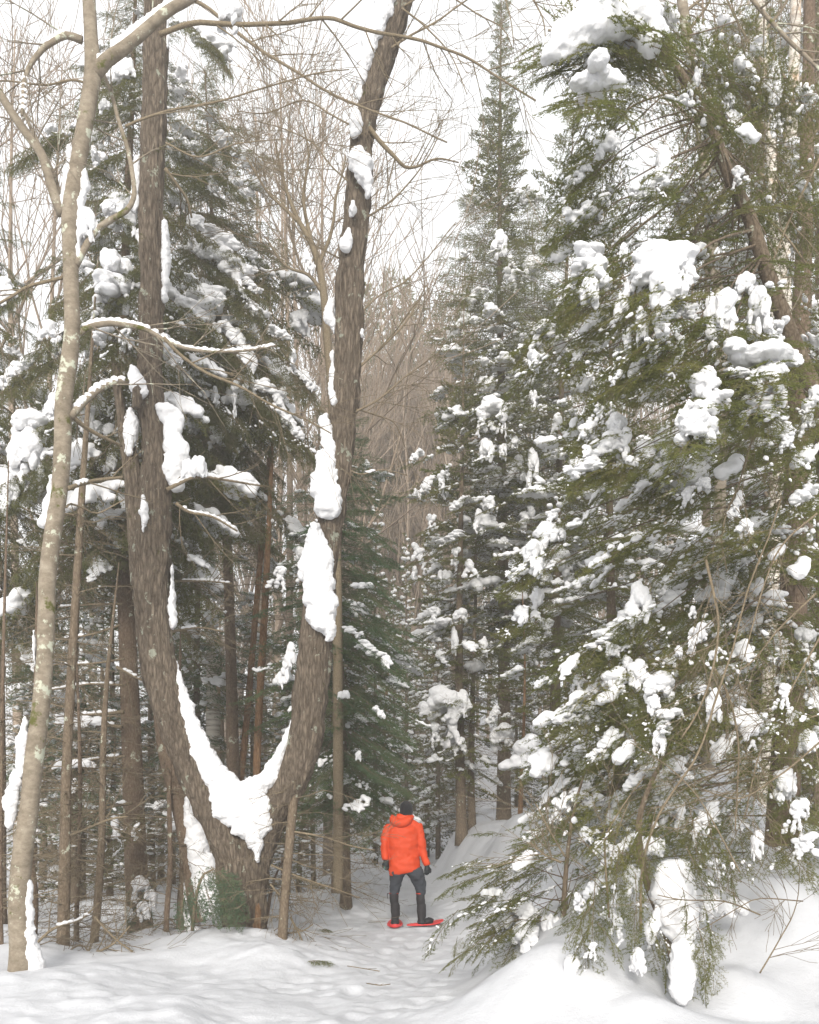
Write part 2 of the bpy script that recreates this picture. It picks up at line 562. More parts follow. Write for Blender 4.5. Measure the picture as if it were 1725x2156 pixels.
# ------------------------------------------------------------------ boughs
def gen_bough(seed, L, n_side, side_len, sec_sp, sec_len, nl, nw, nsp, hang, curve, r_main, up=0.0, shape=0):
    rg = np.random.default_rng(seed)
    segs = []                 # p0, p1, r0, r1
    fol = []                  # segments carrying needles (p0, p1)
    def main_pt(s):
        t = s / L
        return np.array([s, .05 * L * math.sin(t * 3 + seed), -curve * L * t * t + up * L * t * t * t])
    ms = np.linspace(0, L, 12)
    mp = [main_pt(s) for s in ms]
    for i in range(11):
        segs.append((mp[i], mp[i + 1], r_main * (1 - .85 * ms[i] / L), r_main * (1 - .85 * ms[i + 1] / L)))
        if ms[i] > .25 * L: fol.append((mp[i], mp[i + 1]))
    snowpts = [main_pt(s) for s in np.linspace(.15 * L, L, 22)]
    for i in range(n_side):
        t = (i + 1.0) / (n_side + 1)
        t = t ** .92
        s = t * L
        sg = 1 if i % 2 else -1
        f = min(1, t / .28) ** .7 * (1 - t) ** .75 * 1.45
        ln = side_len * f * rg.uniform(.65, 1.2)
        if ln < .05 * side_len: continue
        ang = R(rg.uniform(42, 66))
        p = main_pt(s)
        d = np.array([math.cos(ang), sg * math.sin(ang), rg.uniform(-.25, .12) - .15 * hang])
        d /= np.linalg.norm(d)
        ns = max(2, int(ln / (sec_sp)))
        q = p.copy()
        st = ln / ns
        for k in range(ns):
            d2 = d + np.array([rg.normal(0, .06), rg.normal(0, .06), -.5 * hang * (k / ns) + rg.normal(0, .03)])
            d2 /= np.linalg.norm(d2)
            e = q + d2 * st
            rr = max(.0012, r_main * .35 * (1 - k / ns))
            segs.append((q, e, rr, rr * .8))
            if k / ns > .12: fol.append((q, e))
            if k % 2 == 0: snowpts.append(e)
            # second-order twigs
            if k > 0 or ns < 4:
                for sg2 in ((1, -1) if rg.random() < .55 else (rg.choice([1, -1]),)):
                    l2 = sec_len * (1 - .75 * k / ns) * rg.uniform(.5, 1.25)
                    a2 = math.atan2(d2[1], d2[0]) + sg2 * R(rg.uniform(38, 62))
                    dd = np.array([math.cos(a2), math.sin(a2), -hang * rg.uniform(.4, 1.6) + rg.uniform(-.12, .1)])
                    dd /= np.linalg.norm(dd)
                    m1 = e + dd * l2 * .5
                    dd2 = dd + np.array([0, 0, -.35 * hang - .05])
                    dd2 /= np.linalg.norm(dd2)
                    m2 = m1 + dd2 * l2 * .5
                    segs.append((e, m1, rr * .6, rr * .5))
                    fol.append((e, m1))
                    fol.append((m1, m2))
            q = e
    mb_t = MB()
    P0 = np.array([s[0] for s in segs])
    P1 = np.array([s[1] for s in segs])
    prisms(mb_t, P0, P1, np.array([s[2] for s in segs]), np.array([s[3] for s in segs]), 3)
    # needles
    A = np.array([f[0] for f in fol])
    B = np.array([f[1] for f in fol])
    ln = np.linalg.norm(B - A, axis=1)
    cnt = np.maximum(1, (ln / nsp).astype(int))
    idx = np.repeat(np.arange(len(A)), cnt)
    frac = rg.random(len(idx))
    p = A[idx] + (B - A)[idx] * frac[:, None]
    d = ((B - A) / ln[:, None])[idx]
    side = np.cross(d, np.array([0, 0, 1.0]))
    side /= np.linalg.norm(side, axis=1)[:, None] + 1e-9
    upv = np.cross(side, d)
    sgn = np.where(rg.random(len(idx)) < .5, 1.0, -1.0)
    ph = rg.normal(0, .38, len(idx)) + (.30 if shape == 0 else 0)
    if shape == 1: ph = rg.uniform(0, 2 * math.pi, len(idx))
    nd = side * (sgn * np.cos(ph))[:, None] + upv * np.sin(ph)[:, None]
    nd = nd * .9 + d * rg.uniform(.35, .7, len(idx))[:, None]
    nd /= np.linalg.norm(nd, axis=1)[:, None]
    wv = np.cross(nd, rg.normal(0, 1, (len(idx), 3)))
    wv /= np.linalg.norm(wv, axis=1)[:, None] + 1e-9
    ll = nl * rg.uniform(.6, 1.15, len(idx))
    V = np.stack([p - wv * nw / 2, p + wv * nw / 2, p + nd * ll[:, None]], 1).reshape(-1, 3)
    mb_n = MB()
    mb_n.add(V, t=np.arange(len(idx) * 3).reshape(-1, 3))
    return mb_t, mb_n, np.array(snowpts)

def bough_snow(seed, pts, L, cover, rad, voxel, name):
    """snow lying along the twigs in rounded lobes"""
    rg = np.random.default_rng(seed + 77)
    E = []
    n = noise3(pts * (2.6 / L) * 1.6 + seed * 3.1, seed)
    thr = np.quantile(n, 1 - cover)
    for p, a in zip(pts, n):
        if a < thr: continue
        r = rad * (.45 + 1.1 * min(1, (a - thr) * 4)) * rg.uniform(.75, 1.25)
        sx = rg.uniform(.9, 1.5)
        E.append((p[0] + rg.normal(0, .3) * rad, p[1] + rg.normal(0, .3) * rad, p[2] + r * .35, r * sx, r * rg.uniform(.8, 1.1), r * rg.uniform(.55, .8)))
        if rg.random() < .25:
            E.append((p[0] + rg.normal(0, .6) * r, p[1] + rg.normal(0, .6) * r, p[2] + r * 1.0, r * .9, r * .8, r * .6))
    o = link(name, blobs_mesh(name, E, M_SNOW, ICO1), None)
    remesh_later(o, voxel, 2, rad * .35, .9 / rad, seed)
    return o

def clump_proto(seed, kind):
    """a big load of snow about one unit wide and high"""
    rg = np.random.default_rng(seed + 500)
    E = []
    if kind == 'cap':          # tall rounded cap with a skirt of lobes
        for i in range(7):
            E.append((rg.normal(0, .10), rg.normal(0, .10), rg.uniform(-.02, .28), rg.uniform(.24, .34), rg.uniform(.22, .3), rg.uniform(.16, .26)))
        for i in range(12):
            a = rg.uniform(0, 6.28)
            E.append((.32 * math.cos(a), .27 * math.sin(a), rg.uniform(-.45, .05), rg.uniform(.10, .19), rg.uniform(.10, .18), rg.uniform(.10, .24)))
    elif kind == 'drape':      # loaded fan sliding down to one side
        for i in range(20):
            t = rg.random()
            E.append((-.34 + .62 * t + rg.normal(0, .09), rg.normal(0, .12), .36 - .75 * t ** 1.2 + rg.normal(0, .07),
                      rg.uniform(.10, .2), rg.uniform(.10, .18), rg.uniform(.09, .16)))
    elif kind == 'fork':       # lobes that spread downward over twigs
        for i in range(5):
            E.append((rg.normal(0, .09), rg.normal(0, .08), rg.uniform(.1, .38), rg.uniform(.14, .22), .16, rg.uniform(.12, .18)))
        for j in range(4):
            a = rg.uniform(-1.0, 1.0)
            l = rg.uniform(.4, .8)
            for k in range(4):
                t = (k + 1) / 4 * l
                E.append((math.sin(a) * t + rg.normal(0, .03), rg.uniform(-.12, .12), .15 - t * .85 + rg.normal(0, .03), rg.uniform(.07, .13), rg.uniform(.08, .12), rg.uniform(.07, .12)))
    else:                      # flat pad
        for i in range(11):
            E.append((rg.uniform(-.38, .38), rg.uniform(-.2, .2), rg.normal(0, .05), rg.uniform(.12, .2), rg.uniform(.12, .18), rg.uniform(.14, .26)))
    for i in range(44):        # crumbled edge
        a = rg.uniform(0, 6.28)
        b = E[rg.integers(len(E))]
        E.append((b[0] + math.cos(a) * b[3] * .95, b[1] + rg.uniform(-1, 1) * b[4] * .8, b[2] + math.sin(a) * b[5] * .9 - .03, *(rg.uniform(.03, .07) for _ in range(3))))
    o = link('snow_clump', blobs_mesh('snow_clump', E, M_SNOW), None)
    remesh_later(o, .022, 2, .11, 5.5, seed, .018)
    return o

NEAR, MID, SPR = [], [], []     # each (twigs, needles, light snow, heavy snow, needle variants)
def pack(seed, kind):
    if kind == 'near':
        a = gen_bough(seed, 1.0, 17, .42, .072, .15, .027, .0060, .0038, .12 + .12 * (seed % 3), .12 + .05 * (seed % 2), .008)
        rad, vox = .042, .013
    elif kind == 'mid':
        a = gen_bough(seed, 1.7, 30, .68, .075, .22, .036, .010, .0095, .15, .12, .014, .05)
        rad, vox = .062, .022
    elif kind == 'sprig':
        a = gen_bough(seed + 90, .6, 13, .22, .05, .09, .024, .0105, .0048, .25, .25, .006)
        rad, vox = .03, .012
    elif kind == 'tuft':
        a = gen_bough(seed + 50, .7, 13, .27, .07, .10, .046, .019, .0085, .0, .02, .012, .10)
        rad, vox = .035, .014
    else:
        a = gen_bough(seed, 1.7, 32, .58, .07, .26, .034, .0095, .0095, .75, .22, .015, .10, 1)
        rad, vox = .062, .022
    L = {'near': 1.0, 'tuft': .7, 'sprig': .6}.get(kind, 1.7)
    lo = bough_snow(seed, a[2], L, .26 if kind == 'mid' else .24, rad * .66, vox, 'snow_on_bough')
    hi = bough_snow(seed + 9, a[2], L, .50 if kind == 'mid' else .44, rad * 1.1, vox, 'snow_on_bough')
    return a[0], a[1], lo, hi
raw = {k: [pack(s, k) for s in range(n)] for k, n in (('near', 5), ('mid', 6), ('spr', 5), ('tuft', 5), ('sprig', 4))}
CL = [clump_proto(i, k) for i, k in enumerate(('cap', 'cap', 'cap', 'drape', 'drape', 'drape', 'fork', 'fork', 'fork', 'pad', 'pad'))]
flush()
CLM = {'cap': [], 'drape': [], 'fork': [], 'pad': []}
for o, k in zip(CL, ('cap', 'cap', 'cap', 'drape', 'drape', 'drape', 'fork', 'fork', 'fork', 'pad', 'pad')):
    CLM[k].append(o.data)
    bpy.data.objects.remove(o)
BS = {}
for key, mat in (('near', M_FIR), ('mid', M_FIR), ('spr', M_SPRUCE), ('tuft', M_FIR), ('sprig', M_FIR)):
    BS[key] = []
    for tw, ne, lo, hi in raw[key]:
        # twigs and needles of one bough share a mesh with two materials
        mb = MB()
        for q, v in ((tw, None),):
            pass
        me_n = ne.mesh('bough', mat)
        me_t = tw.mesh('bough_twigs', M_TWIG)
        BS[key].append([me_n, me_t, lo.data, hi.data])
        bpy.data.objects.remove(lo)
        bpy.data.objects.remove(hi)
def variant(key, mat):
    out = []
    for n, t, a, b in BS[key]:
        n2 = n.copy()
        n2.materials.clear()
        n2.materials.append(mat)
        out.append([n2, t, a, b])
    return out
BS['hem'] = variant('mid', M_HEM)
M_HEMB = mat_needle('young_hemlock_needles', (.085, .145, .085), (.11, .17, .095), (.15, .19, .09))
BS['nearhem'] = variant('sprig', M_HEMB)
BS['sprfir'] = variant('spr', M_FIR)

COUNT = {}
def inframe(p, m=160):
    if p[1] < 1: return False
    u = CU + p[0] / p[1] * F
    v = CV - (p[2] - EYE) / p[1] * F
    return -m < u < 1725 + m and -m < v < 2156 + m

def put_bough(root, key, p, d, scale, snow=0, roll=0.0, idx=None, rl=None):
    """a bough of the tree: p start (world), d direction; snow 0 none, 1 light, 2 heavy"""
    org = np.array(root.location)
    d = np.asarray(d, float)
    d = d / np.linalg.norm(d)
    y = np.cross([0, 0, 1.0], d)
    y /= np.linalg.norm(y) + 1e-9
    z = np.cross(d, y)
    if roll:
        y, z = y * math.cos(roll) + z * math.sin(roll), z * math.cos(roll) - y * math.sin(roll)
    m = Matrix(((d[0], y[0], z[0], 0), (d[1], y[1], z[1], 0), (d[2], y[2], z[2], 0), (0, 0, 0, 1)))
    m = m @ Matrix.Diagonal((scale, scale, scale, 1))
    m.translation = Vector([float(c) for c in (np.asarray(p) - org)])
    S = BS[key]
    i = random.randrange(len(S)) if idx is None else idx
    b = link('bough', S[i][0], root)
    b.matrix_local = m
    link('twigs', S[i][1], b)
    if snow: link('snow_on_bough', S[i][1 + snow], b)
    return b

def put_clump(root, kind, p, sx, sy, sz, rot=0.0, flip=False, tilt=0.0):
    org = np.array(root.location)
    me = random.choice(CLM[kind])
    if kind == 'pad': sz *= 1.4
    c = link('snow_clump', me, root)
    m = Matrix.Rotation(tilt, 4, 'Y') @ Matrix.Rotation(rot, 4, 'Z') @ Matrix.Diagonal((-sx if flip else sx, sy, sz, 1))
    m.translation = Vector([float(q) for q in (np.asarray(p) - org)])
    c.matrix_local = m
    return c

def at(root, V):
    return np.asarray(V) - np.array(root.location)

def trunk_part(root, path, rads, mat, name='trunk', step=.08, k=14, amp=.1, ns=(5, 3), seed=0, ridged=False, flare=0, parent=None):
    """path: world points"""
    A = np.hstack([np.asarray(path, float), np.asarray(rads, float)[:, None]])
    S = resample(A, step)
    P = S[:, :3]
    r = np.maximum(S[:, 3], .004)
    if flare:
        dz = np.linalg.norm(P - P[0], axis=1)
        r = r * (1 + flare * np.exp(-dz / .28))
    mb = MB()
    tube(mb, P - np.array(root.location), r, k, amp * r.mean(), ns, seed, True, ridged)
    return link(name, mb.mesh(name, mat), parent or root)

# ------------------------------------------------------------------ ground
def build_ground():
    xs = np.concatenate([np.linspace(-160, -22, 24)[:-1], np.linspace(-22, -8, 50)[:-1], np.linspace(-8, 8, 460), np.linspace(8, 22, 50)[1:], np.linspace(22, 160, 24)[1:]])
    ys = [-6.0]
    while ys[-1] < 260:
        y = ys[-1]
        ys.append(y + (.25 if y < 4.5 else max(.022, .0030 * y * (1 + max(0, y - 16) * .12))))
    ys = np.array(ys)
    X, Y = np.meshgrid(xs, ys)
    Z = H(X, Y)
    mb = MB()
    n, m = X.shape
    i = np.arange(n - 1)[:, None] * m
    j = np.arange(m - 1)[None]
    q = np.stack([i + j, i + j + 1, i + m + j + 1, i + m + j], 2).reshape(-1, 4)
    mb.add(np.stack([X, Y, Z], 2).reshape(-1, 3), q)
    print('ground quads', len(q))
    return link('ground', mb.mesh('ground', M_TRAIL), None, 'structure')
build_ground()

# ------------------------------------------------------------------ conifers
def conifer(name, label, cat, base_uvY, top_v, prof, key, nb, r0, crown0=.15, snow=(.5, .3), group=None, lean=(0, 0), mat=None,
            pitch=(-24, 28), dead=0, seed=0, path=None, sc_ref=1.7, clump=0.0, inner=.0, flare=.3, azf=None, smin=.16, nosnow=.86, bias=1.0):
    u, v, Y = base_uvY
    rg = random.Random(seed * 13 + 5)
    if v is None:
        X = (u - CU) / F * Y
        b = np.array([X, Y, h1(X, Y) - .12])
    else:
        b = W(u, v, Y)
        b[2] = min(b[2], h1(b[0], b[1])) - .08
    top = EYE - (top_v - CV) / F * Y
    Ht = top - b[2]
    root = thing(name, b, label, cat, group)
    if path is None:
        path = [b + np.array([lean[0] * t + .05 * math.sin(t * 5 + seed), lean[1] * t, Ht * t]) for t in np.linspace(0, 1, 7)]
    path = np.array(path, float)
    tt = np.linspace(0, 1, len(path))
    trunk_part(root, path, [r0 * (1 - .93 * t) for t in tt], mat or M_BARK_F, step=.25, k=10, amp=.12, seed=seed, flare=flare)
    def pt(t):
        return np.array([np.interp(t, tt, path[:, c]) for c in range(3)])
    n = 0
    for i in range(nb):
        t = crown0 + (1 - crown0) * ((i + rg.random()) / nb) ** bias
        q = (t - crown0) / (1 - crown0)
        Rr = np.interp(q, [p[0] for p in prof], [p[1] for p in prof]) * rg.uniform(.72, 1.15)
        az = (i * 2.39996 + rg.uniform(-.5, .5))
        p = pt(min(t, .995))
        pit = R(pitch[0] + (pitch[1] - pitch[0]) * q ** 1.3 + rg.uniform(-9, 9))
        d = np.array([math.cos(az) * math.cos(pit), math.sin(az) * math.cos(pit), math.sin(pit)])
        if azf is not None and not azf(az): continue
        sc = max(smin, Rr / sc_ref)
        tip = p + d * Rr * .6
        if not inframe(tip, 130): continue
        # long boughs start part of the way out on a bare limb
        st = 0
        if inner and Rr > 1.4:
            st = inner * Rr
        s = rg.random()
        sn = 2 if s < snow[1] else (1 if s < snow[0] + snow[1] else 0)
        if q > nosnow: sn = min(sn, 1) if s < .2 else 0
        if Rr < .95 and key == 'mid':
            put_bough(root, 'tuft', p, d, max(.35, Rr / .7), sn, rg.uniform(-.25, .25), rg.randrange(5))
        else:
            put_bough(root, key, p + d * st, d, max(smin, (Rr - st) / sc_ref), sn, rg.uniform(-.25, .25), rg.randrange(5))
        n += 1
        if clump and rg.random() < clump and q < .8:
            w_ = rg.uniform(.22, .5) * min(1.2, Rr)
            put_clump(root, rg.choice(['cap', 'drape', 'fork', 'pad']), p + d * Rr * rg.uniform(.4, .85) + np.array([0, 0, w_ * .1]), w_, w_, w_ * rg.uniform(.7, 1.2), rg.uniform(0, 6.28))
    # the leader
    put_bough(root, key, pt(.97), (0.02, .02, 1), max(.2, Ht * .05 / sc_ref), 0)
    if dead:
        dead_twigs(root, pt, .03, crown0 + .25, dead, seed, Ht)
    return root, pt

def dead_twigs(root, pt, t0, t1, n, seed, Ht, length=(.5, 1.6), mat=None, snowy=0):
    rg = np.random.default_rng(seed + 900)
    P0, P1, r0, r1 = [], [], [], []
    E = []
    for i in range(n):
        t = rg.uniform(t0, t1)
        p = pt(t)
        az = rg.uniform(0, 6.28)
        L = rg.uniform(*length)
        d = np.array([math.cos(az), math.sin(az), rg.uniform(-.25, .15)])
        r = rg.uniform(.004, .011)
        m = 5
        q = p
        for k in range(m):
            d2 = d + rg.normal(0, .13, 3)
            d2[2] -= .05 * k
            e = q + d2 / np.linalg.norm(d2) * L / m
            rr = r * (1 - k / m * .8)
            P0.append(q); P1.append(e); r0.append(rr); r1.append(r * (1 - (k + 1) / m * .8))
            if rg.random() < snowy and k < 4:
                for s_ in (.2, .5, .8):
                    c = q + (e - q) * s_
                    E.append((*(c - np.array(root.location) + np.array([0, 0, rr + .006])), L / m * .30, L / m * .07 + .006, rg.uniform(.006, .014)))
            for s_ in range(rg.integers(1, 4)):
                f = q + (e - q) * rg.random()
                dd = d2 + rg.normal(0, .7, 3)
                dd /= np.linalg.norm(dd)
                l2 = rg.uniform(.08, .35) * (1 - k / m * .5)
                g = f + dd * l2
                P0.append(f); P1.append(g); r0.append(.003); r1.append(.0018)
                if rg.random() < .6:
                    d3 = dd + rg.normal(0, .6, 3)
                    P0.append(f + dd * l2 * .5); P1.append(f + dd * l2 * .5 + d3 / np.linalg.norm(d3) * l2 * .5); r0.append(.0022); r1.append(.0016)
            q = e
    mb = MB()
    org = np.array(root.location)
    prisms(mb, np.array(P0) - org, np.array(P1) - org, np.array(r0), np.array(r1), 3)
    o = link('dead_twigs', mb.mesh('dead_twigs', mat or M_TWIG), root)
    if E:
        mb2 = MB()
        V, T = ICO1
        E = np.array(E)
        VV = V[None] * E[:, None, 3:6] + E[:, None, :3]
        TT = T[None] + np.arange(len(E))[:, None, None] * len(V)
        mb2.add(VV.reshape(-1, 3), t=TT.reshape(-1, 3))
        link('snow_on_twigs', mb2.mesh('snow_on_twigs', M_SNOW), root)
    return o

# ------------------------------------------------------------------ bare broadleaf trees
def bare_branches(P0, P1, R0, R1, p, d, L, r, lvl, rg, up=.15, spread=.5, minr=.004, kids=(2, 4)):
    m = 5 if lvl > 1 else 4
    q = p
    for k in range(m):
        d = d + rg.normal(0, .09, 3) + np.array([0, 0, up * .25])
        d = d / np.linalg.norm(d)
        e = q + d * L / m
        rr0 = max(minr, r * (1 - k / m * .6))
        rr1 = max(minr, r * (1 - (k + 1) / m * .6))
        P0.append(q); P1.append(e); R0.append(rr0); R1.append(rr1)
        if lvl > 0 and k >= 1:
            for c in range(rg.integers(1, 3) if k < m - 1 else rg.integers(*kids)):
                ax = rg.normal(0, 1, 3)
                ax -= ax.dot(d) * d
                ax /= np.linalg.norm(ax)
                dd = d + ax * spread * rg.uniform(.6, 1.4)
                dd /= np.linalg.norm(dd)
                bare_branches(P0, P1, R0, R1, e if c else q + (e - q) * rg.random(), dd, L * rg.uniform(.42, .68), rr1 * .62, lvl - 1, rg, up, spread, minr, kids)
        q = e

def bare_mesh(seed, Ht, r, lvl=3, up=.2, spread=.45, first=.35, n=10, minr=.008):
    rg = np.random.default_rng(seed)
    P = [np.array([.25 * math.sin(t * 3 + seed) * t, .2 * math.cos(t * 2 + seed) * t, Ht * t]) for t in np.linspace(0, 1, 12)]
    mt = MB()
    tube(mt, resample(np.array(P), .5), np.linspace(r, r * .12, len(resample(np.array(P), .5))), 8, r * .1, (3, 2), seed)
    P0, P1, R0, R1 = [], [], [], []
    for i in range(n):
        t = first + (1 - first) * (i + rg.random()) / n * .97
        p = np.array([np.interp(t, np.linspace(0, 1, 12), [q[c] for q in P]) for c in range(3)])
        az = i * 2.4 + rg.uniform(-.5, .5)
        el = R(rg.uniform(30, 62))
        d = np.array([math.cos(az) * math.cos(el), math.sin(az) * math.cos(el), math.sin(el)])
        bare_branches(P0, P1, R0, R1, p, d, Ht * rg.uniform(.22, .36) * (1.15 - t * .6), r * (1 - t) * .55 + .012, lvl, rg, up, spread, minr)
    mb = MB()
    prisms(mb, P0, P1, np.array(R0), np.array(R1), 3)
    return mt, mb

# ================================================================== BACKGROUND
BARE = []
for s in range(4):
    mt, mb = bare_mesh(s + 3, 16.0, .12, 2, .28, .62, .25, 9, .007)
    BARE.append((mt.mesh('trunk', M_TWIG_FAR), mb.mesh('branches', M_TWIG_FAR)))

def bare_tree(u, Y, top_v, var, label, group, rot, mat=None, lean=0.0):
    X = (u - CU) / F * Y
    z = h1(X, Y) - .1
    Ht = EYE - (top_v - CV) / F * Y - z
    root = thing('bare_tree', (X, Y, z), label, 'tree', group)
    root.rotation_euler = (0, lean, rot)
    root.scale = (Ht / 16 * .9, Ht / 16 * .9, Ht / 16)
    link('trunk', BARE[var][0], root)
    link('branches', BARE[var][1], root)
    return root
G_BARE = 'bare broadleaf trees against the white sky'
rg = random.Random(3)
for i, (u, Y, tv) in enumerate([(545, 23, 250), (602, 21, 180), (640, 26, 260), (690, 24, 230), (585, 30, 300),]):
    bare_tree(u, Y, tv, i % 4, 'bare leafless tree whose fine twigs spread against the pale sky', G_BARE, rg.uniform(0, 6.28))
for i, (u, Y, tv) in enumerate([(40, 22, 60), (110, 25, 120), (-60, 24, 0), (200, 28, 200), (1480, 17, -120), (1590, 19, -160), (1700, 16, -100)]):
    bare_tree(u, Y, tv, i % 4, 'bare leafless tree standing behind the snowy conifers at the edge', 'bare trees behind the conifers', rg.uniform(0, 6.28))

# the brownish wood on the slope at the end of the trail: one mass of stems
def far_wood():
    rg = np.random.default_rng(5)
    mb = MB()
    var = []
    for s in range(3):
        P0, P1, R0, R1 = [], [], [], []
        P = np.array([0, 0, 0.0])
        for k in range(6):
            q = P + np.array([rg.normal(0, .25), rg.normal(0, .25), 2.6])
            P0.append(P); P1.append(q); R0.append(.11 - .015 * k); R1.append(.11 - .015 * (k + 1))
            if k > 0:
                for c in range(4):
                    az = rg.uniform(0, 6.28)
                    d = np.array([math.cos(az) * .4, math.sin(az) * .4, .9])
                    bare_branches(P0, P1, R0, R1, P + (q - P) * rg.random(), d, rg.uniform(1.8, 3.2), .035, 1, rg, .3, .35, .014, (2, 3))
            P = q
        var.append([np.array(a) for a in (P0, P1, R0, R1)])
    n = 0
    for i in range(250):
        Y = rg.uniform(36, 70)
        X = (rg.uniform(-.075, .06) if i % 3 else rg.uniform(-.26, .30)) * Y
        z = h1(X, Y) - .2
        s = rg.uniform(.95, 1.3)
        a = rg.uniform(0, 6.28)
        M = np.array([[math.cos(a), -math.sin(a), 0], [math.sin(a), math.cos(a), 0], [0, 0, 1]]) * s
        P0, P1, R0, R1 = var[i % 3]
        prisms(mb, P0 @ M.T + [X, Y, z], P1 @ M.T + [X, Y, z], R0 * s, R1 * s, 3)
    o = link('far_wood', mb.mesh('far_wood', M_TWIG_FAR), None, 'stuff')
    o['label'] = 'hazy brown wood of bare stems on the slope beyond the trail'
    o['category'] = 'wood'
far_wood()

# background conifers: crown meshes shared between copies
def far_crown(seed, Ht=14.0, Rm=2.2, snow=.5, first=.08, nb=150, open_=0.0):
    rg = np.random.default_rng(seed)
    mb = MB()
    E = []
    P0, P1 = [], []
    for i in range(nb):
        t = first + (1 - first) * (i + rg.random()) / nb
        q = (t - first) / (1 - first)
        Rr = Rm * (1 - q) ** .8 * rg.uniform(.55, 1.2) + .12
        az = i * 2.4 + rg.uniform(-.5, .5)
        pit = R(-22 + 45 * q + rg.uniform(-10, 10))
        d = np.array([math.cos(az) * math.cos(pit), math.sin(az) * math.cos(pit), math.sin(pit)])
        b = np.array([0, 0, Ht * t])
        P0.append(b); P1.append(b + d * Rr * .9)
        sd_ = np.array([-math.sin(az), math.cos(az), 0])
        m = int(36 * min(1, Rr / 1.2)) + 8
        s = rg.uniform(.15, 1, m)
        lat = rg.normal(0, .20, m) * Rr * (1.15 - s)
        p = b + d * (s * Rr)[:, None] + sd_ * lat[:, None] + np.array([0, 0, 1]) * (rg.normal(0, .05, m) - np.abs(lat) * .3)[:, None]
        dirs = d * .7 + sd_ * (np.sign(lat) * rg.uniform(.2, 1, m))[:, None] + rg.normal(0, .3, (m, 3))
        dirs /= np.linalg.norm(dirs, axis=1)[:, None]
        wv = np.cross(dirs, rg.normal(0, 1, (m, 3)))
        wv /= np.linalg.norm(wv, axis=1)[:, None]
        ll = rg.uniform(.10, .26, m)
        ww = rg.uniform(.02, .045, m)
        V = np.stack([p - wv * ww[:, None], p + wv * ww[:, None], p + dirs * ll[:, None]], 1).reshape(-1, 3)
        mb.add(V, t=np.arange(m * 3).reshape(-1, 3))
        k = int(rg.poisson(snow * 9 * min(1, Rr)))
        for _ in range(k):
            s_ = rg.uniform(.25, 1)
            r = rg.uniform(.03, .13)
            c = b + d * s_ * Rr + sd_ * rg.normal(0, .16) * Rr * (1.1 - s_) + np.array([0, 0, r * .5])
            E.append((*c, r * rg.uniform(.9, 1.8), r * rg.uniform(.9, 1.6), r * rg.uniform(.5, .9)))
    mt = MB()
    tube(mt, np.array([[0, 0, z] for z in np.linspace(-.2, Ht, 12)]), np.linspace(.15, .015, 12), 8)
    prisms(mt, P0, P1, .018, .006, 3)
    ms = MB()
    V, T = ICO1
    E = np.array(E)
    VV = V[None] * E[:, None, 3:6] + E[:, None, :3] + rg.normal(0, .008, (len(E), len(V), 3))
    TT = T[None] + np.arange(len(E))[:, None, None] * len(V)
    ms.add(VV.reshape(-1, 3), t=TT.reshape(-1, 3))
    return mt.mesh('trunk', M_BARK_F), mb.mesh('crown', M_FARN), ms.mesh('snow', M_SNOW)
FARC = [far_crown(1, 14, 2.0, .5), far_crown(2, 14, 1.7, .8), far_crown(3, 14, 2.4, .35), far_crown(4, 14, 1.5, 1.0, .02, 120), far_crown(5, 14, 2.3, .04, .35, 130)]
def far_conifer(u, Y, top_v, var, label, group, wide=1.0, k=0):
    X = (u - CU) / F * Y
    z = h1(X, Y)
    Ht = EYE - (top_v - CV) / F * Y - z
    if Ht < 1.5: return
    root = thing('conifer', (X, Y, z), label, 'tree', group)
    root.rotation_euler = (0, 0, k * 1.7)
    s = Ht / 14
    root.scale = (wide * min(1.4, max(s, .55)), wide * min(1.4, max(s, .55)), s)
    link('trunk', FARC[var][0], root)
    link('crown', FARC[var][1], root)
    link('snow', FARC[var][2], root)
rg = random.Random(21)
k = 0
def row(u0, u1, n, Y0, Y1, v0, v1, label, group, wide=1.0, vs=(0, 1, 2, 3)):
    global k
    for i in range(n):
        u = u0 + (u1 - u0) * (i + rg.random()) / n
        far_conifer(u, rg.uniform(Y0, Y1), rg.uniform(v0, v1), vs[k % len(vs)], label, group, wide, k)
        k += 1
row(-80, 560, 7, 21, 30, 900, 1350, 'snow-flecked conifer in the dim forest behind the forked tree', 'conifers behind the forked tree')
row(0, 700, 6, 17, 21, 1050, 1500, 'low snowy young conifer among the thin trunks', 'young conifers among the thin trunks', .8)
row(560, 790, 3, 27, 36, 1050, 1300, 'snowy conifer at the left of the far end of the trail', 'conifers left of the trail end')
row(735, 940, 6, 30, 46, 1150, 1450, 'small snowy conifer in the gap at the end of the trail', 'small conifers in the gap', .8, (3, 1))
row(1150, 1800, 7, 23, 32, 800, 1150, 'conifer in the rank behind the tall spire fir', 'conifers behind the spire fir')
row(1180, 1800, 6, 15.5, 19, 950, 1400, 'snow-plastered young conifer low behind the right-hand firs', 'young conifers behind the right firs', .9, (3, 1))
row(905, 1150, 4, 24, 29, 1050, 1500, 'young conifer beside the bank behind the spire fir', 'young conifers beside the bank', .8, (3, 1))
row(765, 905, 4, 25, 33, 960, 1250, 'slim snow-laden young conifer closing the trail gap', 'slim snowy conifers closing the trail gap', .75, (3,))
# pine tops over the brown wood
for i, (u, tv) in enumerate([(735, 640), (775, 600), (818, 572), (855, 590), (885, 640), (925, 640), (705, 660)]):
    far_conifer(u, 46 + i % 3 * 3, tv, 4, 'hazy pine rising above the brown wood', 'hazy pines over the brown wood', .9, i)

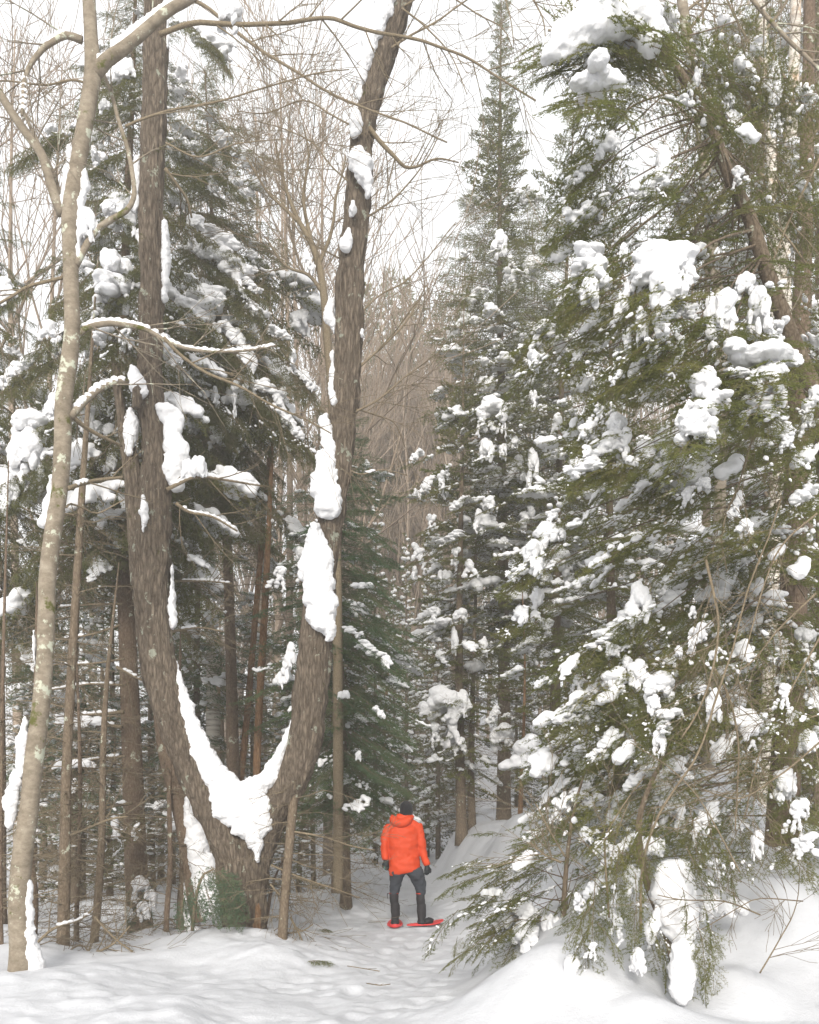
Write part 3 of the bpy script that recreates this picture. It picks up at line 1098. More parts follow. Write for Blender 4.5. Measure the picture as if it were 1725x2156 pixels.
# ================================================================== MIDDLE DISTANCE: the firs right of the trail
spire, spt = conifer('spire_fir', 'tall narrow spire-topped fir standing right of the trail against the sky', 'tree', (1057, 1742, 21.5), 2,
      [(0, 1.4), (.15, 2.15), (.42, 2.1), (.6, 1.45), (.75, .85), (.85, .45), (.93, .28), (1, .08)], 'mid', 250, .165, .13, (.36, .52), seed=1, clump=.14, dead=90, smin=.14, nosnow=.55, bias=.62)
conifer('fir_tree', 'second tall fir, brown trunk bare below, just right of the spire fir', 'tree', (1160, 1640, 20), 240,
      [(0, 1.3), (.3, 2.1), (.6, 1.7), (.85, .8), (1, .2)], 'mid', 95, .13, .22, (.36, .56), seed=2, lean=(.45, 0), clump=.12, dead=90, nosnow=.6)
conifer('fir_tree', 'short bushy fir with thick snow beside the trail end, left of the spire fir', 'tree', (972, 1748, 20.0), 640,
      [(0, .9), (.3, 1.25), (.6, 1.0), (1, .15)], 'mid', 80, .12, .12, (.4, .5), seed=3, clump=.1, dead=60)
conifer('fir_tree', 'slim twin-trunked fir standing against the short bushy fir', 'tree', (997, 1742, 20.6), 1010,
      [(0, .7), (.5, .9), (1, .15)], 'mid', 34, .09, .3, (.5, .3), seed=4, dead=40)
conifer('fir_tree', 'leaning thin fir with rusty trunk between the two tall firs', 'tree', (1100, 1700, 19), 1180,
      [(0, .5), (.5, .6), (1, .15)], 'mid', 34, .05, .3, (.4, .2), seed=5, mat=M_BARK_O, dead=40)
conifer('fir_tree', 'dense fir behind the birches at the upper right', 'tree', (1600, None, 17), -300,
      [(0, 2.0), (.4, 2.2), (1, .3)], 'mid', 60, .16, .1, (.35, .6), seed=6, clump=.25)
conifer('fir_tree', 'dark fir at the far right edge behind the birches', 'tree', (1730, None, 15), -500,
      [(0, 2.2), (.4, 2.3), (1, .6)], 'mid', 90, .17, .1, (.35, .6), seed=7, clump=.25)
conifer('fir_tree', 'mid-height fir filling the gap between the second tall fir and the right thicket', 'tree', (1290, None, 15.5), 480,
      [(0, 1.7), (.4, 1.7), (1, .2)], 'mid', 95, .12, .05, (.35, .6), seed=8, clump=.3)

# ================================================================== LEFT FOREST
conifer('spruce_tree', 'big dark spruce with drooping boughs behind the left stem of the forked tree', 'tree', (300, 2015, 13.4), -120,
      [(0, 1.9), (.2, 2.1), (.45, 1.6), (.7, 1.0), (1, .25)], 'spr', 135, .19, .47, (.4, .25), seed=11, mat=M_BARK_S, pitch=(-38, 8), clump=.12, dead=170,
      path=[W(302, 2020, 13.4), W(288, 1850, 13.4), W(275, 1500, 13.4), W(262, 1200, 13.4), W(250, 1000, 13.4), W(262, 600, 13.5), W(280, 150, 13.6), W(290, -150, 13.7)])
conifer('spruce_tree', 'tall spruce with snowy drooping tips between the stems of the forked tree', 'tree', (500, None, 16), 140,
      [(0, 1.5), (.35, 2.2), (.6, 1.8), (.85, .9), (1, .15)], 'spr', 120, .13, .48, (.45, .25), seed=12, mat=M_BARK_S, pitch=(-42, 5), clump=.14, dead=70, lean=(-.5, 0))
conifer('spruce_tree', 'spruce at the left edge seen through the bare limbs', 'tree', (-10, None, 14.5), 380,
      [(0, 1.7), (.4, 1.9), (1, .2)], 'spr', 80, .14, .42, (.45, .25), seed=13, mat=M_BARK_S, pitch=(-38, 5), clump=.1, dead=60)
conifer('hemlock_tree', 'blue-green hemlock with arching boughs just right of the forked tree', 'tree', (722, 1885, 15), 830,
      [(0, 1.25), (.3, 1.65), (.7, 1.1), (1, .2)], 'hem', 140, .085, .20, (.35, .10), seed=14, pitch=(-30, 10), clump=.03, dead=60)
conifer('hemlock_tree', 'shaded hemlock filling the view behind the fork of the big tree', 'tree', (420, None, 18), 900,
      [(0, 1.6), (.4, 1.9), (1, .3)], 'hem', 60, .11, .25, (.4, .45), seed=15, pitch=(-30, 8), dead=80)
conifer('hemlock_tree', 'shaded hemlock seen between the slim grey tree and the spruce trunk', 'tree', (160, None, 17), 980,
      [(0, 1.5), (.4, 1.8), (1, .3)], 'hem', 50, .11, .25, (.4, .5), seed=16, pitch=(-30, 8), dead=80)

# slender trunks, each with its own place
def slim(u0, v0, u1, v1, Y, w0, w1, label, mat=None, dead=40, seed=0, base=True, length=(.4, 1.3)):
    a = W(u0, v0, Y)
    b = W(u1, v1, Y + .3)
    if base:
        a[2] = min(a[2], h1(a[0], a[1])) - .1
    root = thing('slim_tree', a, label, 'tree', None)
    m = (a + b) / 2 + np.array([random.uniform(-.06, .06), 0, 0])
    P = [a, a * .75 + b * .25 + np.array([random.uniform(-.04, .04), 0, 0]), m, b]
    tipp = b + (b - a) * .55 + np.array([random.uniform(-.15, .15), .1, 0])
    trunk_part(root, P + [tipp], [w0 / F * Y / 2, w0 / F * Y / 2 * .92, (w0 + w1) / F * Y / 4, w1 / F * Y / 2, .006], mat or M_BARK_F, step=.15, k=9, amp=.16, seed=seed, flare=.25)
    pp = np.array(P)
    dead_twigs(root, lambda t: np.array([np.interp(t, [0, .25, .5, 1], pp[:, c]) for c in range(3)]), .03, .98, dead, seed + 40, 1, length)
    return root
SL = [(132, 2048, 172, 1060, 11.2, 27, 15, 'brown slim trunk right beside the grey mossy tree', M_BARK_F, 90),
      (62, 2010, 78, 1500, 11.8, 24, 18, 'slim trunk half hidden behind the grey mossy tree', M_BARK_S, 50),
      (6, 2065, 8, 1350, 10.6, 10, 7, 'dark thin trunk cut by the left edge of the view', M_BARK_S, 40),
      (163, 2028, 168, 1560, 11.6, 11, 8, 'very thin pole between the brown slim trunk and the spruce trunk', M_BARK_S, 40),
      (192, 2030, 222, 1480, 11.5, 19, 12, 'thin bent pole with greenish bark left of the spruce trunk', M_BARK_F, 60),
      (350, 2020, 358, 1600, 12.2, 13, 9, 'thin pole just right of the spruce trunk', M_BARK_S, 50),
      (379, 2010, 376, 1560, 12.6, 17, 12, 'straight grey-green pole left of the forked tree base', M_BARK_F, 50),
      (590, 2030, 622, 1640, 11.2, 22, 18, 'smooth slim tree leaning right beside the forked tree base', M_BARK_F, 34),
      (553, 1975, 578, 1850, 11.9, 12, 5, 'short dead sapling against the right side of the forked base', M_BARK_S, 14),
      (487, 1660, 556, 1090, 16.0, 17, 11, 'thin reddish trunk framed by the fork, left one of two', M_BARK_O, 60),
      (535, 1640, 562, 1200, 15.0, 19, 14, 'thin reddish trunk framed by the fork, right one of two', M_BARK_O, 60),
      (628, 1850, 640, 1500, 18, 12, 9, 'thin far pole behind the right stem', M_BARK_F, 40),
      (660, 1820, 662, 1450, 20, 11, 8, 'thin far pole between the right stem and the hemlock', M_BARK_F, 40),
      (702, 1880, 700, 1640, 17, 9, 6, 'short thin pole left of the hemlock trunk', M_BARK_S, 30),
      (810, 1730, 812, 1500, 27, 10, 8, 'distant trunk behind the person at the trail edge', M_BARK_O, 40),
      (320, 1800, 318, 1300, 19, 18, 12, 'far trunk seen between the spruce trunk and the left stem', M_BARK_F, 50),
      (90, 1800, 92, 1250, 20, 16, 10, 'far trunk behind the brown slim trunk', M_BARK_F, 50),
      (460, 1800, 466, 1500, 21, 16, 12, 'far trunk seen through the triangle behind the left stem', M_BARK_F, 30),
      (232, 1850, 236, 1350, 18, 14, 10, 'far trunk touching the spruce trunk on its left', M_BARK_S, 50)]
for i, s in enumerate(SL):
    slim(s[0], s[1], s[2], s[3], s[4], s[5], s[6], s[7], s[8], s[9], i)
# broken birch snag in the fork
root = thing('birch_snag', W(447, 1900, 17.5), 'broken peeling birch snag capped with snow, seen in the fork', 'tree snag')
trunk_part(root, [W(447, 1900, 17.5), W(448, 1600, 17.5), W(450, 1420, 17.5), W(444, 1310, 17.5)], [.14, .135, .13, .10], M_BIRCH, step=.12, amp=.25, seed=5)
put_clump(root, 'cap', W(445, 1300, 17.45), .30, .28, .36)
put_clump(root, 'drape', W(452, 1350, 17.38), .24, .2, .5)

# leaning old trunk with a snow slab, behind the forked tree
lean_t = thing('leaning_trunk', W(424, 1935, 12.6), 'dark leaning trunk with a slab of snow behind the forked base', 'tree')
LT = [(424, 1940, 42), (410, 1850, 44), (395, 1760, 42), (378, 1680, 40), (355, 1600, 38), (342, 1520, 34), (335, 1430, 30)]
trunk_part(lean_t, [W(u, v, 12.6) for u, v, _ in LT], [q[2] / F * 12.6 / 2 for q in LT], M_BARK_S, step=.05, k=22, amp=.16, ns=(5, 2), seed=8)
def snow_run(root, pts, name='snow_slab', voxel=.016, amp=.03, seed=0, fine=.008, dens=1.0, label=None, smooth=3):
    """pts: (u, v, Y, w, h, depth) ellipsoids in photograph units along a run; filled between"""
    rg = np.random.default_rng(seed + 70)
    A = np.array(pts, float)
    E = []
    org = np.array(root.location)
    for i in range(len(A) - 1) if len(A) > 1 else [0]:
        a, b = A[i], A[min(i + 1, len(A) - 1)]
        d = math.hypot(b[0] - a[0], b[1] - a[1])
        n = max(1, int(d / max(5, min(a[3], a[4]) * .22) * dens))
        for k in range(n + 1):
            t = k / n
            q = a * (1 - t) + b * t
            c = W(q[0], q[1], q[2]) - org
            s = q[2] / F
            j = rg.uniform(.84, 1.12)
            E.append((c[0] + rg.normal(0, .05) * q[3] * s, c[1], c[2], q[3] / 2 * s * j, q[5] / 2 * s, q[4] / 2 * s * j))
            for _ in range(5):
                an = rg.uniform(0, 6.28)
                rr = rg.uniform(.08, .30)
                E.append((c[0] + math.cos(an) * q[3] / 2 * s * .82, c[1] - abs(rg.normal(0, .2)) * q[5] * s * .4, c[2] + math.sin(an) * q[4] / 2 * s * .82, q[3] / 2 * s * rr, q[5] / 2 * s * rr, q[4] / 2 * s * rr))
    o = link(name, blobs_mesh(name, E, M_SNOW), root, None, label)
    remesh_later(o, voxel * .85, smooth - 1, amp * 2.2, 10, seed, fine * 2.2)
    return o
snow_run(lean_t, [(398, 1690, 12.5, 18, 40, 30), (412, 1760, 12.5, 40, 60, 40), (428, 1830, 12.45, 50, 70, 46), (440, 1900, 12.4, 54, 80, 50)], seed=3)
snow_run(lean_t, [(395, 1870, 12.7, 14, 50, 30), (402, 1930, 12.7, 30, 60, 30), (408, 1990, 12.7, 44, 50, 30)], seed=4)

# ================================================================== THE BIG FORKED TREE
YV = 11.6
vt = thing('forked_tree', W(510, 1985, YV), 'big rough-barked tree forking low into a snow-filled V of two curving stems', 'tree')
LS = [(512, 2000, 84), (500, 1900, 80), (488, 1800, 86), (455, 1720, 82), (420, 1650, 80), (392, 1580, 84), (368, 1520, 84), (345, 1440, 86), (328, 1350, 86), (318, 1250, 86),
      (318, 1150, 88), (325, 1050, 78), (332, 960, 66), (325, 890, 66), (315, 830, 64), (316, 760, 56), (318, 680, 56), (321, 600, 56), (318, 500, 58), (318, 400, 58), (322, 300, 57), (326, 200, 57), (328, 100, 56), (327, 0, 54), (326, -120, 50)]
RS = [(530, 2000, 62), (532, 1930, 62), (537, 1850, 62), (555, 1770, 66), (585, 1700, 72), (618, 1640, 76), (640, 1570, 80), (652, 1490, 82), (660, 1400, 80), (668, 1300, 76), (680, 1200, 66), (692, 1130, 58), (703, 1060, 56),
      (715, 980, 56), (722, 900, 58), (727, 830, 60), (733, 750, 62), (735, 660, 62), (738, 580, 60), (746, 500, 58), (754, 420, 58), (758, 340, 52), (765, 270, 50), (785, 190, 50), (808, 120, 50), (832, 50, 50), (850, -10, 48), (875, -100, 42)]
def stem(pts, Y, root, name, mat, k=48, amp=.15, step=.03, dY=0, seed=0, ns=(8, 2.2), ridged=True, flare=.0, label=None):
    n = len(pts)
    P = [W(u, v, Y + dY * i / n) for i, (u, v, _) in enumerate(pts)]
    o = trunk_part(root, P, [q[2] / F * Y / 2 for q in pts], mat, name, step, k, amp, ns, seed, ridged, flare)
    if label: o['label'] = label
    return P
LS = [(u_, v_, w_ * (.92 if v_ > 1150 else .97)) for u_, v_, w_ in LS]
RS = [(u_, v_, w_ * (.92 if v_ > 1150 else .97)) for u_, v_, w_ in RS]
PL = stem(LS, YV, vt, 'stem', M_BARK_V, seed=1, dY=.3, flare=.12)
PR = stem(RS, YV, vt, 'stem', M_BARK_V, seed=2, dY=-.3, flare=.15)
# mass of wood closing the foot of the V
stem([(520, 2000, 70), (520, 1900, 72), (522, 1830, 72), (525, 1775, 60), (526, 1745, 40)], YV + .02, vt, 'trunk', M_BARK_V, seed=3)
stem([(538, 1995, 26), (539, 1930, 24), (536, 1860, 16), (534, 1800, 8)], YV - .10, vt, 'torn_bark', M_BARK_O, 26, .2, .03, seed=4)
stem([(298, 1230, 46), (290, 1130, 44), (284, 1040, 42), (275, 970, 38), (262, 910, 26), (252, 850, 20), (245, 790, 17), (238, 755, 12)], YV + .15, vt, 'broken_stem', M_BARK_V, 26, .12, .04, seed=6)
stem([(288, 860, 20), (290, 820, 24), (292, 800, 18)], YV - .1, vt, 'burl', M_BARK_V, 20, .2, .03, seed=7)

def vY(v, right=False):
    pts = RS if right else LS
    i = np.interp(-v, [-p[1] for p in pts], range(len(pts)))
    return YV + (-.3 if right else .3) * i / len(pts)
# snow plastered on the stems
def vs(pts, right, seed, **kw):
    A = [(u, v, vY(v, right) - dy, w_, h_, dp) for u, v, w_, h_, dp, dy in pts]
    return snow_run(vt, A, 'snow_patch', seed=seed, **kw)
vs([(372, 1410, 10, 40, 20, .0), (384, 1470, 24, 50, 30, .05), (402, 1530, 38, 50, 36, .08), (424, 1585, 50, 50, 40, .1), (455, 1640, 64, 50, 44, .12), (492, 1675, 66, 60, 50, .14),
    (520, 1690, 80, 70, 50, .16), (538, 1720, 60, 70, 46, .2), (541, 1765, 26, 60, 34, .24), (543, 1800, 14, 36, 22, .26)], False, 10, voxel=.02, amp=.035, fine=.010)
vs([(462, 1640, 50, 60, 44, .12), (490, 1680, 90, 80, 50, .15), (515, 1700, 120, 90, 56, .17), (530, 1735, 90, 80, 50, .2), (540, 1765, 44, 60, 40, .22)], False, 9, voxel=.022, amp=.04, fine=.010)
vs([(500, 1680, 60, 54, 50, .14), (535, 1660, 60, 50, 50, .1), (560, 1642, 50, 46, 44, .1), (585, 1612, 30, 46, 36, .05), (603, 1565, 12, 50, 24, .0), (614, 1525, 5, 30, 14, .0)], False, 11, voxel=.02, amp=.035, fine=.010)
vs([(362, 1220, 8, 60, 20, 0), (363, 1270, 16, 50, 26, 0), (364, 1310, 14, 40, 24, 0)], False, 12)
vs([(302, 1050, 8, 20, 16, .30), (303, 1080, 20, 44, 24, .30), (302, 1112, 8, 20, 14, .30)], False, 13)
vs([(350, 862, 44, 26, 40, .15), (366, 885, 38, 44, 40, .12), (360, 925, 34, 50, 40, .1), (374, 950, 60, 36, 40, .1), (366, 985, 44, 40, 40, .1), (372, 1025, 34, 34, 34, .05)], False, 14, voxel=.022)
vs([(276, 870, 20, 30, 24, .1), (276, 905, 30, 50, 30, .1), (272, 950, 16, 30, 20, .1)], False, 15)
vs([(278, 780, 18, 22, 24, .2), (288, 808, 34, 44, 40, .24), (300, 826, 26, 22, 30, .24)], False, 16)
vs([(347, 490, 14, 60, 30, 0), (350, 540, 18, 50, 30, 0), (348, 590, 10, 60, 24, 0), (345, 625, 14, 30, 24, 0)], False, 17)
vs([(352, 50, 6, 30, 14, 0), (354, 90, 8, 30, 16, 0)], False, 18)
vs([(290, 360, 14, 70, 30, 0), (286, 420, 18, 60, 30, 0)], False, 19)
# right stem
vs([(640, 1200, 26, 50, 30, .12), (664, 1130, 34, 50, 40, .14), (672, 1180, 56, 70, 50, .2), (672, 1240, 64, 80, 54, .22), (676, 1290, 60, 60, 50, .22), (694, 1330, 32, 46, 40, .24)], True, 30, voxel=.02, amp=.03, fine=.012)
vs([(686, 960, 34, 30, 36, .1), (690, 995, 48, 50, 44, .12), (682, 1030, 60, 60, 48, .15), (690, 1070, 54, 40, 46, .18), (708, 1050, 26, 80, 36, .2)], True, 31, voxel=.02)
vs([(664, 1110, 16, 20, 30, .2), (664, 1140, 30, 40, 36, .2)], True, 32)
vs([(684, 890, 22, 40, 30, .05), (692, 925, 30, 50, 34, .08), (699, 960, 18, 30, 26, .08)], True, 33)
vs([(700, 750, 8, 30, 20, 0), (701, 790, 12, 40, 24, .0), (699, 820, 14, 30, 24, 0), (703, 846, 16, 20, 22, .1)], True, 34)
vs([(697, 640, 16, 26, 26, 0), (694, 665, 22, 40, 28, 0), (704, 690, 10, 30, 20, 0)], True, 35)
vs([(752, 325, 30, 26, 40, .2), (758, 345, 50, 40, 50, .24), (770, 372, 32, 30, 40, .24), (777, 400, 18, 34, 26, .22)], True, 36)
vs([(750, 235, 16, 20, 30, .14), (750, 262, 27, 44, 36, .18), (745, 280, 16, 16, 26, .18)], True, 37)
vs([(743, 428, 9, 12, 20, .26), (743, 444, 18, 24, 26, .26)], True, 38)
vs([(733, 488, 14, 20, 24, .2), (729, 512, 26, 30, 30, .2)], True, 39)
vs([(758, 190, 12, 40, 24, .05), (765, 140, 24, 50, 34, .08), (780, 90, 32, 50, 40, .1), (798, 40, 40, 50, 44, .1), (815, 0, 46, 40, 46, .1)], True, 40)
vs([(763, 700, 7, 26, 16, .1)], True, 41)

# ------------------------------------------------------------------ limbs and twigs of the foreground trees
def twiggy(root, pts, Y, w0, w1, name='branch', mat=None, n=8, seed=0, snow=0, dY=0, tl=(.25, .9), lvl=1, wig=.02, k=8, tw_up=-.02, label=None, amp=.25, minr=.0032):
    """a traced limb with finer side twigs; pts in photograph units"""
    rg = np.random.default_rng(seed + 300)
    m = len(pts)
    A = np.array([[*W(u, v, Y + dY * i / (m - 1)), (w0 + (w1 - w0) * i / (m - 1)) / F * Y / 2] for i, (u, v) in enumerate(pts)])
    S = resample(A, .06)
    P, r = S[:, :3], S[:, 3]
    org = np.array(root.location)
    kn = np.arange(0, len(P) + 7, 7)
    P = P + np.stack([np.interp(np.arange(len(P)), kn, rg.normal(0, wig * .45, len(kn))) for _ in range(3)], 1)
    mb = MB()
    tube(mb, P - org, r, k, r.mean() * amp, (3, 5), seed)
    b = link(name, mb.mesh(name, mat or M_TWIG), root, None, label)
    P0, P1, R0, R1 = [], [], [], []
    for i in range(n):
        j = int(len(P) * (.15 + .85 * (i + rg.random()) / n)) - 1
        j = max(1, min(len(P) - 2, j))
        t = P[j + 1] - P[j - 1]
        t /= np.linalg.norm(t)
        ax = rg.normal(0, 1, 3) * np.array([1, .6, 1])
        ax -= ax.dot(t) * t
        ax /= np.linalg.norm(ax)
        d = t * .8 + ax * rg.uniform(.5, 1.1)
        d /= np.linalg.norm(d)
        bare_branches(P0, P1, R0, R1, P[j], d, rg.uniform(*tl), max(minr, min(r[j] * .55, .010)), lvl, rg, tw_up, .5, minr * .85, (1, 3))
    if P0:
        mt = MB()
        prisms(mt, np.array(P0) - org, np.array(P1) - org, np.array(R0), np.array(R1), 3)
        link('twigs', mt.mesh('twigs', mat or M_TWIG), b)
    if snow:
        E = []
        for j in range(2, len(P) - 1):
            if noise3(P[j:j + 1] * 2.2 + seed, 4)[0] > 1 - snow:
                rr = r[j]
                h = (rr * 1.0 + .012) * (.5 + 1.1 * noise3(P[j:j + 1] * 9, 7)[0])
                E.append((*(P[j] - org + [0, 0, rr * .7 + h * .3]), max(.052, rr * 1.3), max(.02, rr * .95), h))
        if E:
            o = link('snow_on_branch', blobs_mesh('snow_on_branch', E, M_SNOW, ICO1), b)
            remesh_later(o, .012, 2, .012, 14, seed, .004)
    return P

YA = 9.5
ta = thing('slim_grey_tree', W(42, 2070, YA), 'slim smooth grey tree with moss and pale lichen at the left', 'tree')
AS = [(40, 2085, 64), (44, 2000, 56), (40, 1900, 52), (48, 1800, 50), (62, 1700, 46), (72, 1600, 46), (85, 1500, 44), (94, 1400, 42), (98, 1300, 42), (100, 1220, 42), (112, 1120, 42), (126, 1030, 40), (132, 940, 42), (134, 850, 42),
      (146, 760, 42), (152, 690, 38), (150, 600, 38), (148, 520, 38), (148, 450, 42), (160, 370, 42), (172, 300, 40), (186, 220, 40), (196, 150, 42), (192, 80, 34), (188, 0, 32), (184, -100, 28)]
AS = [(u_, v_, w_ * .84) for u_, v_, w_ in AS]
PA = stem(AS, YA, ta, 'trunk', M_BARK_A, 26, .10, .05, seed=21, ns=(3, 3), ridged=False)
def asn(pts, seed):
    return snow_run(ta, [(u, v, YA, w_, h_, dp) for u, v, w_, h_, dp in pts], 'snow_patch', seed=seed)
asn([(52, 1520, 10, 30, 20), (48, 1570, 26, 60, 34), (44, 1620, 20, 50, 30)], 1)
asn([(34, 1640, 24, 40, 30), (24, 1690, 26, 60, 30), (20, 1730, 12, 30, 20)], 2)
asn([(66, 1740, 12, 30, 20), (66, 1760, 8, 20, 14)], 3)
asn([(58, 1855, 14, 36, 20), (60, 1950, 20, 50, 26), (70, 2010, 34, 60, 36), (78, 2050, 40, 40, 40)], 4)
asn([(72, 1340, 5, 40, 16), (74, 1380, 7, 50, 16)], 5)
asn([(108, 1030, 14, 60, 26), (103, 1060, 18, 50, 26), (96, 1100, 22, 24, 26)], 6)
asn([(125, 880, 6, 40, 20), (122, 820, 8, 40, 20)], 7)
asn([(150, 330, 16, 60, 30), (140, 390, 18, 70, 30), (133, 440, 10, 40, 20)], 8)
asn([(211, 130, 16, 20, 24), (225, 118, 20, 16, 20)], 9)
asn([(180, 380, 12, 60, 24), (172, 430, 10, 60, 20), (166, 520, 10, 60, 20)], 10)
B_A = [([(200, 158), (222, 130), (262, 102), (310, 62), (355, 25), (395, 2), (450, -40)], 30, 18, 6, .5, 0),
       ([(335, 72), (400, 55), (470, 53), (560, 48), (610, 44), (690, 38), (760, 58), (862, 80), (925, 100), (985, 122), (1050, 162), (1130, 212)], 11, 4, 16, .12, .4),
       ([(174, 90), (140, 78), (112, 90), (90, 104), (66, 135), (54, 170), (53, 205), (48, 240)], 16, 6, 8, .4, -.3),
       ([(134, 450), (118, 415), (104, 370), (86, 320), (60, 285), (30, 240), (0, 195), (-40, 150)], 22, 15, 8, .25, -.3),
       ([(126, 425), (118, 380), (95, 330), (78, 295), (62, 262), (50, 235)], 14, 5, 6, .1, .3),
       ([(158, 560), (180, 520), (202, 488), (235, 462), (265, 444), (280, 415), (278, 370), (268, 310), (248, 250), (236, 200), (222, 158)], 15, 7, 6, .15, .3),
       ([(158, 708), (180, 692), (220, 684), (265, 688), (310, 696), (345, 715), (390, 733), (450, 742), (520, 740), (580, 730)], 15, 4, 12, .7, .5),
       ([(345, 712), (378, 748), (430, 785), (500, 815), (565, 850), (640, 880), (700, 915)], 8, 3, 10, .1, .4),
       ([(262, 262), (300, 248), (370, 230), (450, 215), (520, 198), (640, 160), (735, 148)], 6, 2.5, 10, .0, .4),
       ([(140, 585), (110, 592), (60, 605), (20, 628), (-20, 650)], 8, 5, 6, .1, -.2),
       ([(148, 880), (175, 850), (205, 825), (240, 806), (268, 803)], 16, 10, 3, .85, .5),
       ([(150, 878), (175, 898), (205, 915), (235, 928), (255, 938)], 11, 6, 3, .2, .6),
       ([(142, 1028), (170, 1020), (205, 1014), (258, 1008)], 10, 7, 3, .6, .6),
       ([(140, 1070), (150, 1062), (180, 1072), (205, 1080), (262, 1052)], 5, 3, 5, .2, .6),
       ([(350, 300), (420, 330), (500, 300), (600, 290)], 4, 2, 8, 0, .2),
       ([(188, 175), (150, 165), (95, 175), (20, 170), (-30, 172)], 5, 3, 8, 0, 0)]
for i, (pts, w0, w1, n, sn, dY) in enumerate(B_A):
    twiggy(ta, pts, YA, w0, w1, n=n, seed=i, snow=sn, dY=dY, mat=M_BARK_A if w0 > 12 else M_TWIG, k=12 if w0 > 12 else 7)
put_clump(ta, 'cap', W(487, 30, YA + .1), .26, .24, .32, .5, tilt=.3)
put_clump(ta, 'cap', W(185, 470, YA + .05), .25, .22, .36, .5)
put_clump(ta, 'cap', W(168, 500, YA + .1), .16, .14, .22, 1.5)
put_clump(ta, 'cap', W(228, 438, YA + .1), .22, .2, .14, 2)
# limbs of the forked tree
B_V = [([(395, 0), (440, 20), (505, 68), (560, 110), (620, 148), (690, 192), (775, 230), (862, 265), (940, 300)], 8, 3, 12, .1, -.4, 11.2),
       ([(776, 268), (800, 300), (830, 332), (850, 352), (875, 352), (920, 335), (965, 345)], 11, 3, 10, .4, .2, 11.3),
       ([(740, 560), (700, 540), (640, 500), (600, 430), (560, 400)], 4, 2, 8, 0, .6, 11.4),
       ([(760, 660), (800, 620), (860, 590), (920, 520), (960, 470)], 4, 2, 10, 0, .6, 11.4),
       ([(748, 780), (800, 735), (850, 690), (880, 640), (900, 600)], 6, 2.5, 12, .15, .6, 11.4),
       ([(745, 870), (800, 840), (860, 790), (900, 760)], 5, 2, 8, .1, .6, 11.4),
       ([(744, 860), (790, 872), (830, 890), (850, 940)], 4, 2, 6, .0, .6, 11.4),
       ([(745, 470), (800, 440), (850, 400), (900, 330), (930, 250)], 5, 2, 12, .0, .4, 11.3),
       ([(352, 1030), (410, 1005), (470, 1010), (550, 1022)], 9, 4, 6, .7, .3, 11.4),
       ([(372, 1062), (400, 1080), (450, 1090), (500, 1120)], 8, 4, 5, .7, .3, 11.4),
       ([(345, 350), (368, 385), (390, 420), (402, 462)], 8, 4, 4, .0, .4, 11.7),
       ([(820, 100), (870, 70), (930, 40), (1000, -10)], 5, 3, 10, 0, 0, 11.2),
       ([(845, 20), (900, 60), (950, 120), (980, 200)], 4, 2, 10, 0, 0, 11.2),
       ([(765, 280), (700, 250), (640, 215), (560, 240), (500, 230)], 4, 2, 12, 0, .4, 11.3),
       ([(755, 400), (700, 350), (660, 300), (600, 270), (540, 250)], 4, 2, 12, 0, .4, 11.3),
       ([(850, 10), (920, -20), (1000, 30), (1060, 60), (1080, 100)], 4, 2, 10, 0, .2, 11.2),
       ([(716, 980), (760, 1000), (810, 990), (860, 1000)], 4, 2, 4, .3, .2, 11.4)]
for i, (pts, w0, w1, n, sn, dY, Y) in enumerate(B_V):
    twiggy(vt, pts, Y, w0, w1, n=n, seed=30 + i, snow=sn, dY=dY, wig=.03)
put_clump(vt, 'pad', W(412, 982, 11.45), .32, .25, .34, .2)

# bare tree just left of the right stem
bt = thing('bare_tree', W(700, 1880, 14.0), 'slim brown bare tree close behind the left side of the right stem', 'tree')
bt.location.z = h1(bt.location.x, 14.0) - .1
stem([(712, 1880, 22), (712, 1500, 22), (708, 1100, 20), (700, 860, 18), (690, 720, 17), (682, 620, 16), (672, 560, 15), (655, 510, 13), (632, 470, 10), (610, 420, 8), (592, 360, 6), (580, 300, 4)], 14.0, bt, 'trunk', M_TWIG, 12, .1, .12, seed=9, ridged=False)
for i, pts in enumerate([[(655, 510), (640, 420), (650, 330), (640, 260)], [(672, 560), (700, 480), (710, 400), (730, 330)], [(632, 470), (600, 440), (560, 400), (520, 330)], [(682, 620), (650, 580), (600, 560), (560, 500)]]):
    twiggy(bt, pts, 14.0, 9, 3, n=10, seed=60 + i, tl=(.4, 1.2), lvl=2)
put_clump(bt, 'drape', W(650, 545, 13.9), .18, .12, .35)

# ================================================================== RIGHT FOREGROUND: traced snow and boughs
CLK = {'c': 'cap', 'd': 'drape', 'f': 'fork', 'p': 'pad'}
# the bent-over fir at the top (r2), the fir at the right edge (r1), the low saplings (r3)
r2 = thing('bent_fir', W(1745, 2000, 9.6), 'fir with a curving rusty trunk whose top arches left under heavy snow', 'tree')
r2.location.z = h1(r2.location.x, 9.6)
TR2 = [(1790, 1900, 46), (1765, 1200, 40), (1735, 900, 36), (1700, 790, 34), (1655, 680, 32), (1615, 570, 30), (1575, 450, 27), (1535, 370, 24), (1500, 270, 20), (1450, 180, 17), (1385, 95, 14), (1330, 60, 12), (1270, 62, 9), (1215, 85, 6)]
stem(TR2, 8.6, r2, 'trunk', M_BARK_F, 18, .15, .07, dY=-1.0, seed=31, ridged=False)
r1 = thing('big_fir', W(1650, 1880, 10.2), 'large fir with dark trunk and long drooping boughs on the right bank', 'tree')
r1.location.z = h1(r1.location.x, 10.2)
stem([(1642, 1900, 78), (1650, 1700, 66), (1662, 1500, 60), (1670, 1300, 56), (1672, 1100, 50), (1680, 900, 44), (1690, 600, 36), (1700, 300, 28), (1705, 0, 22), (1710, -200, 16)], 10.2, r1, 'trunk', M_BARK_S, 20, .18, .08, seed=32, ridged=False, flare=.3)
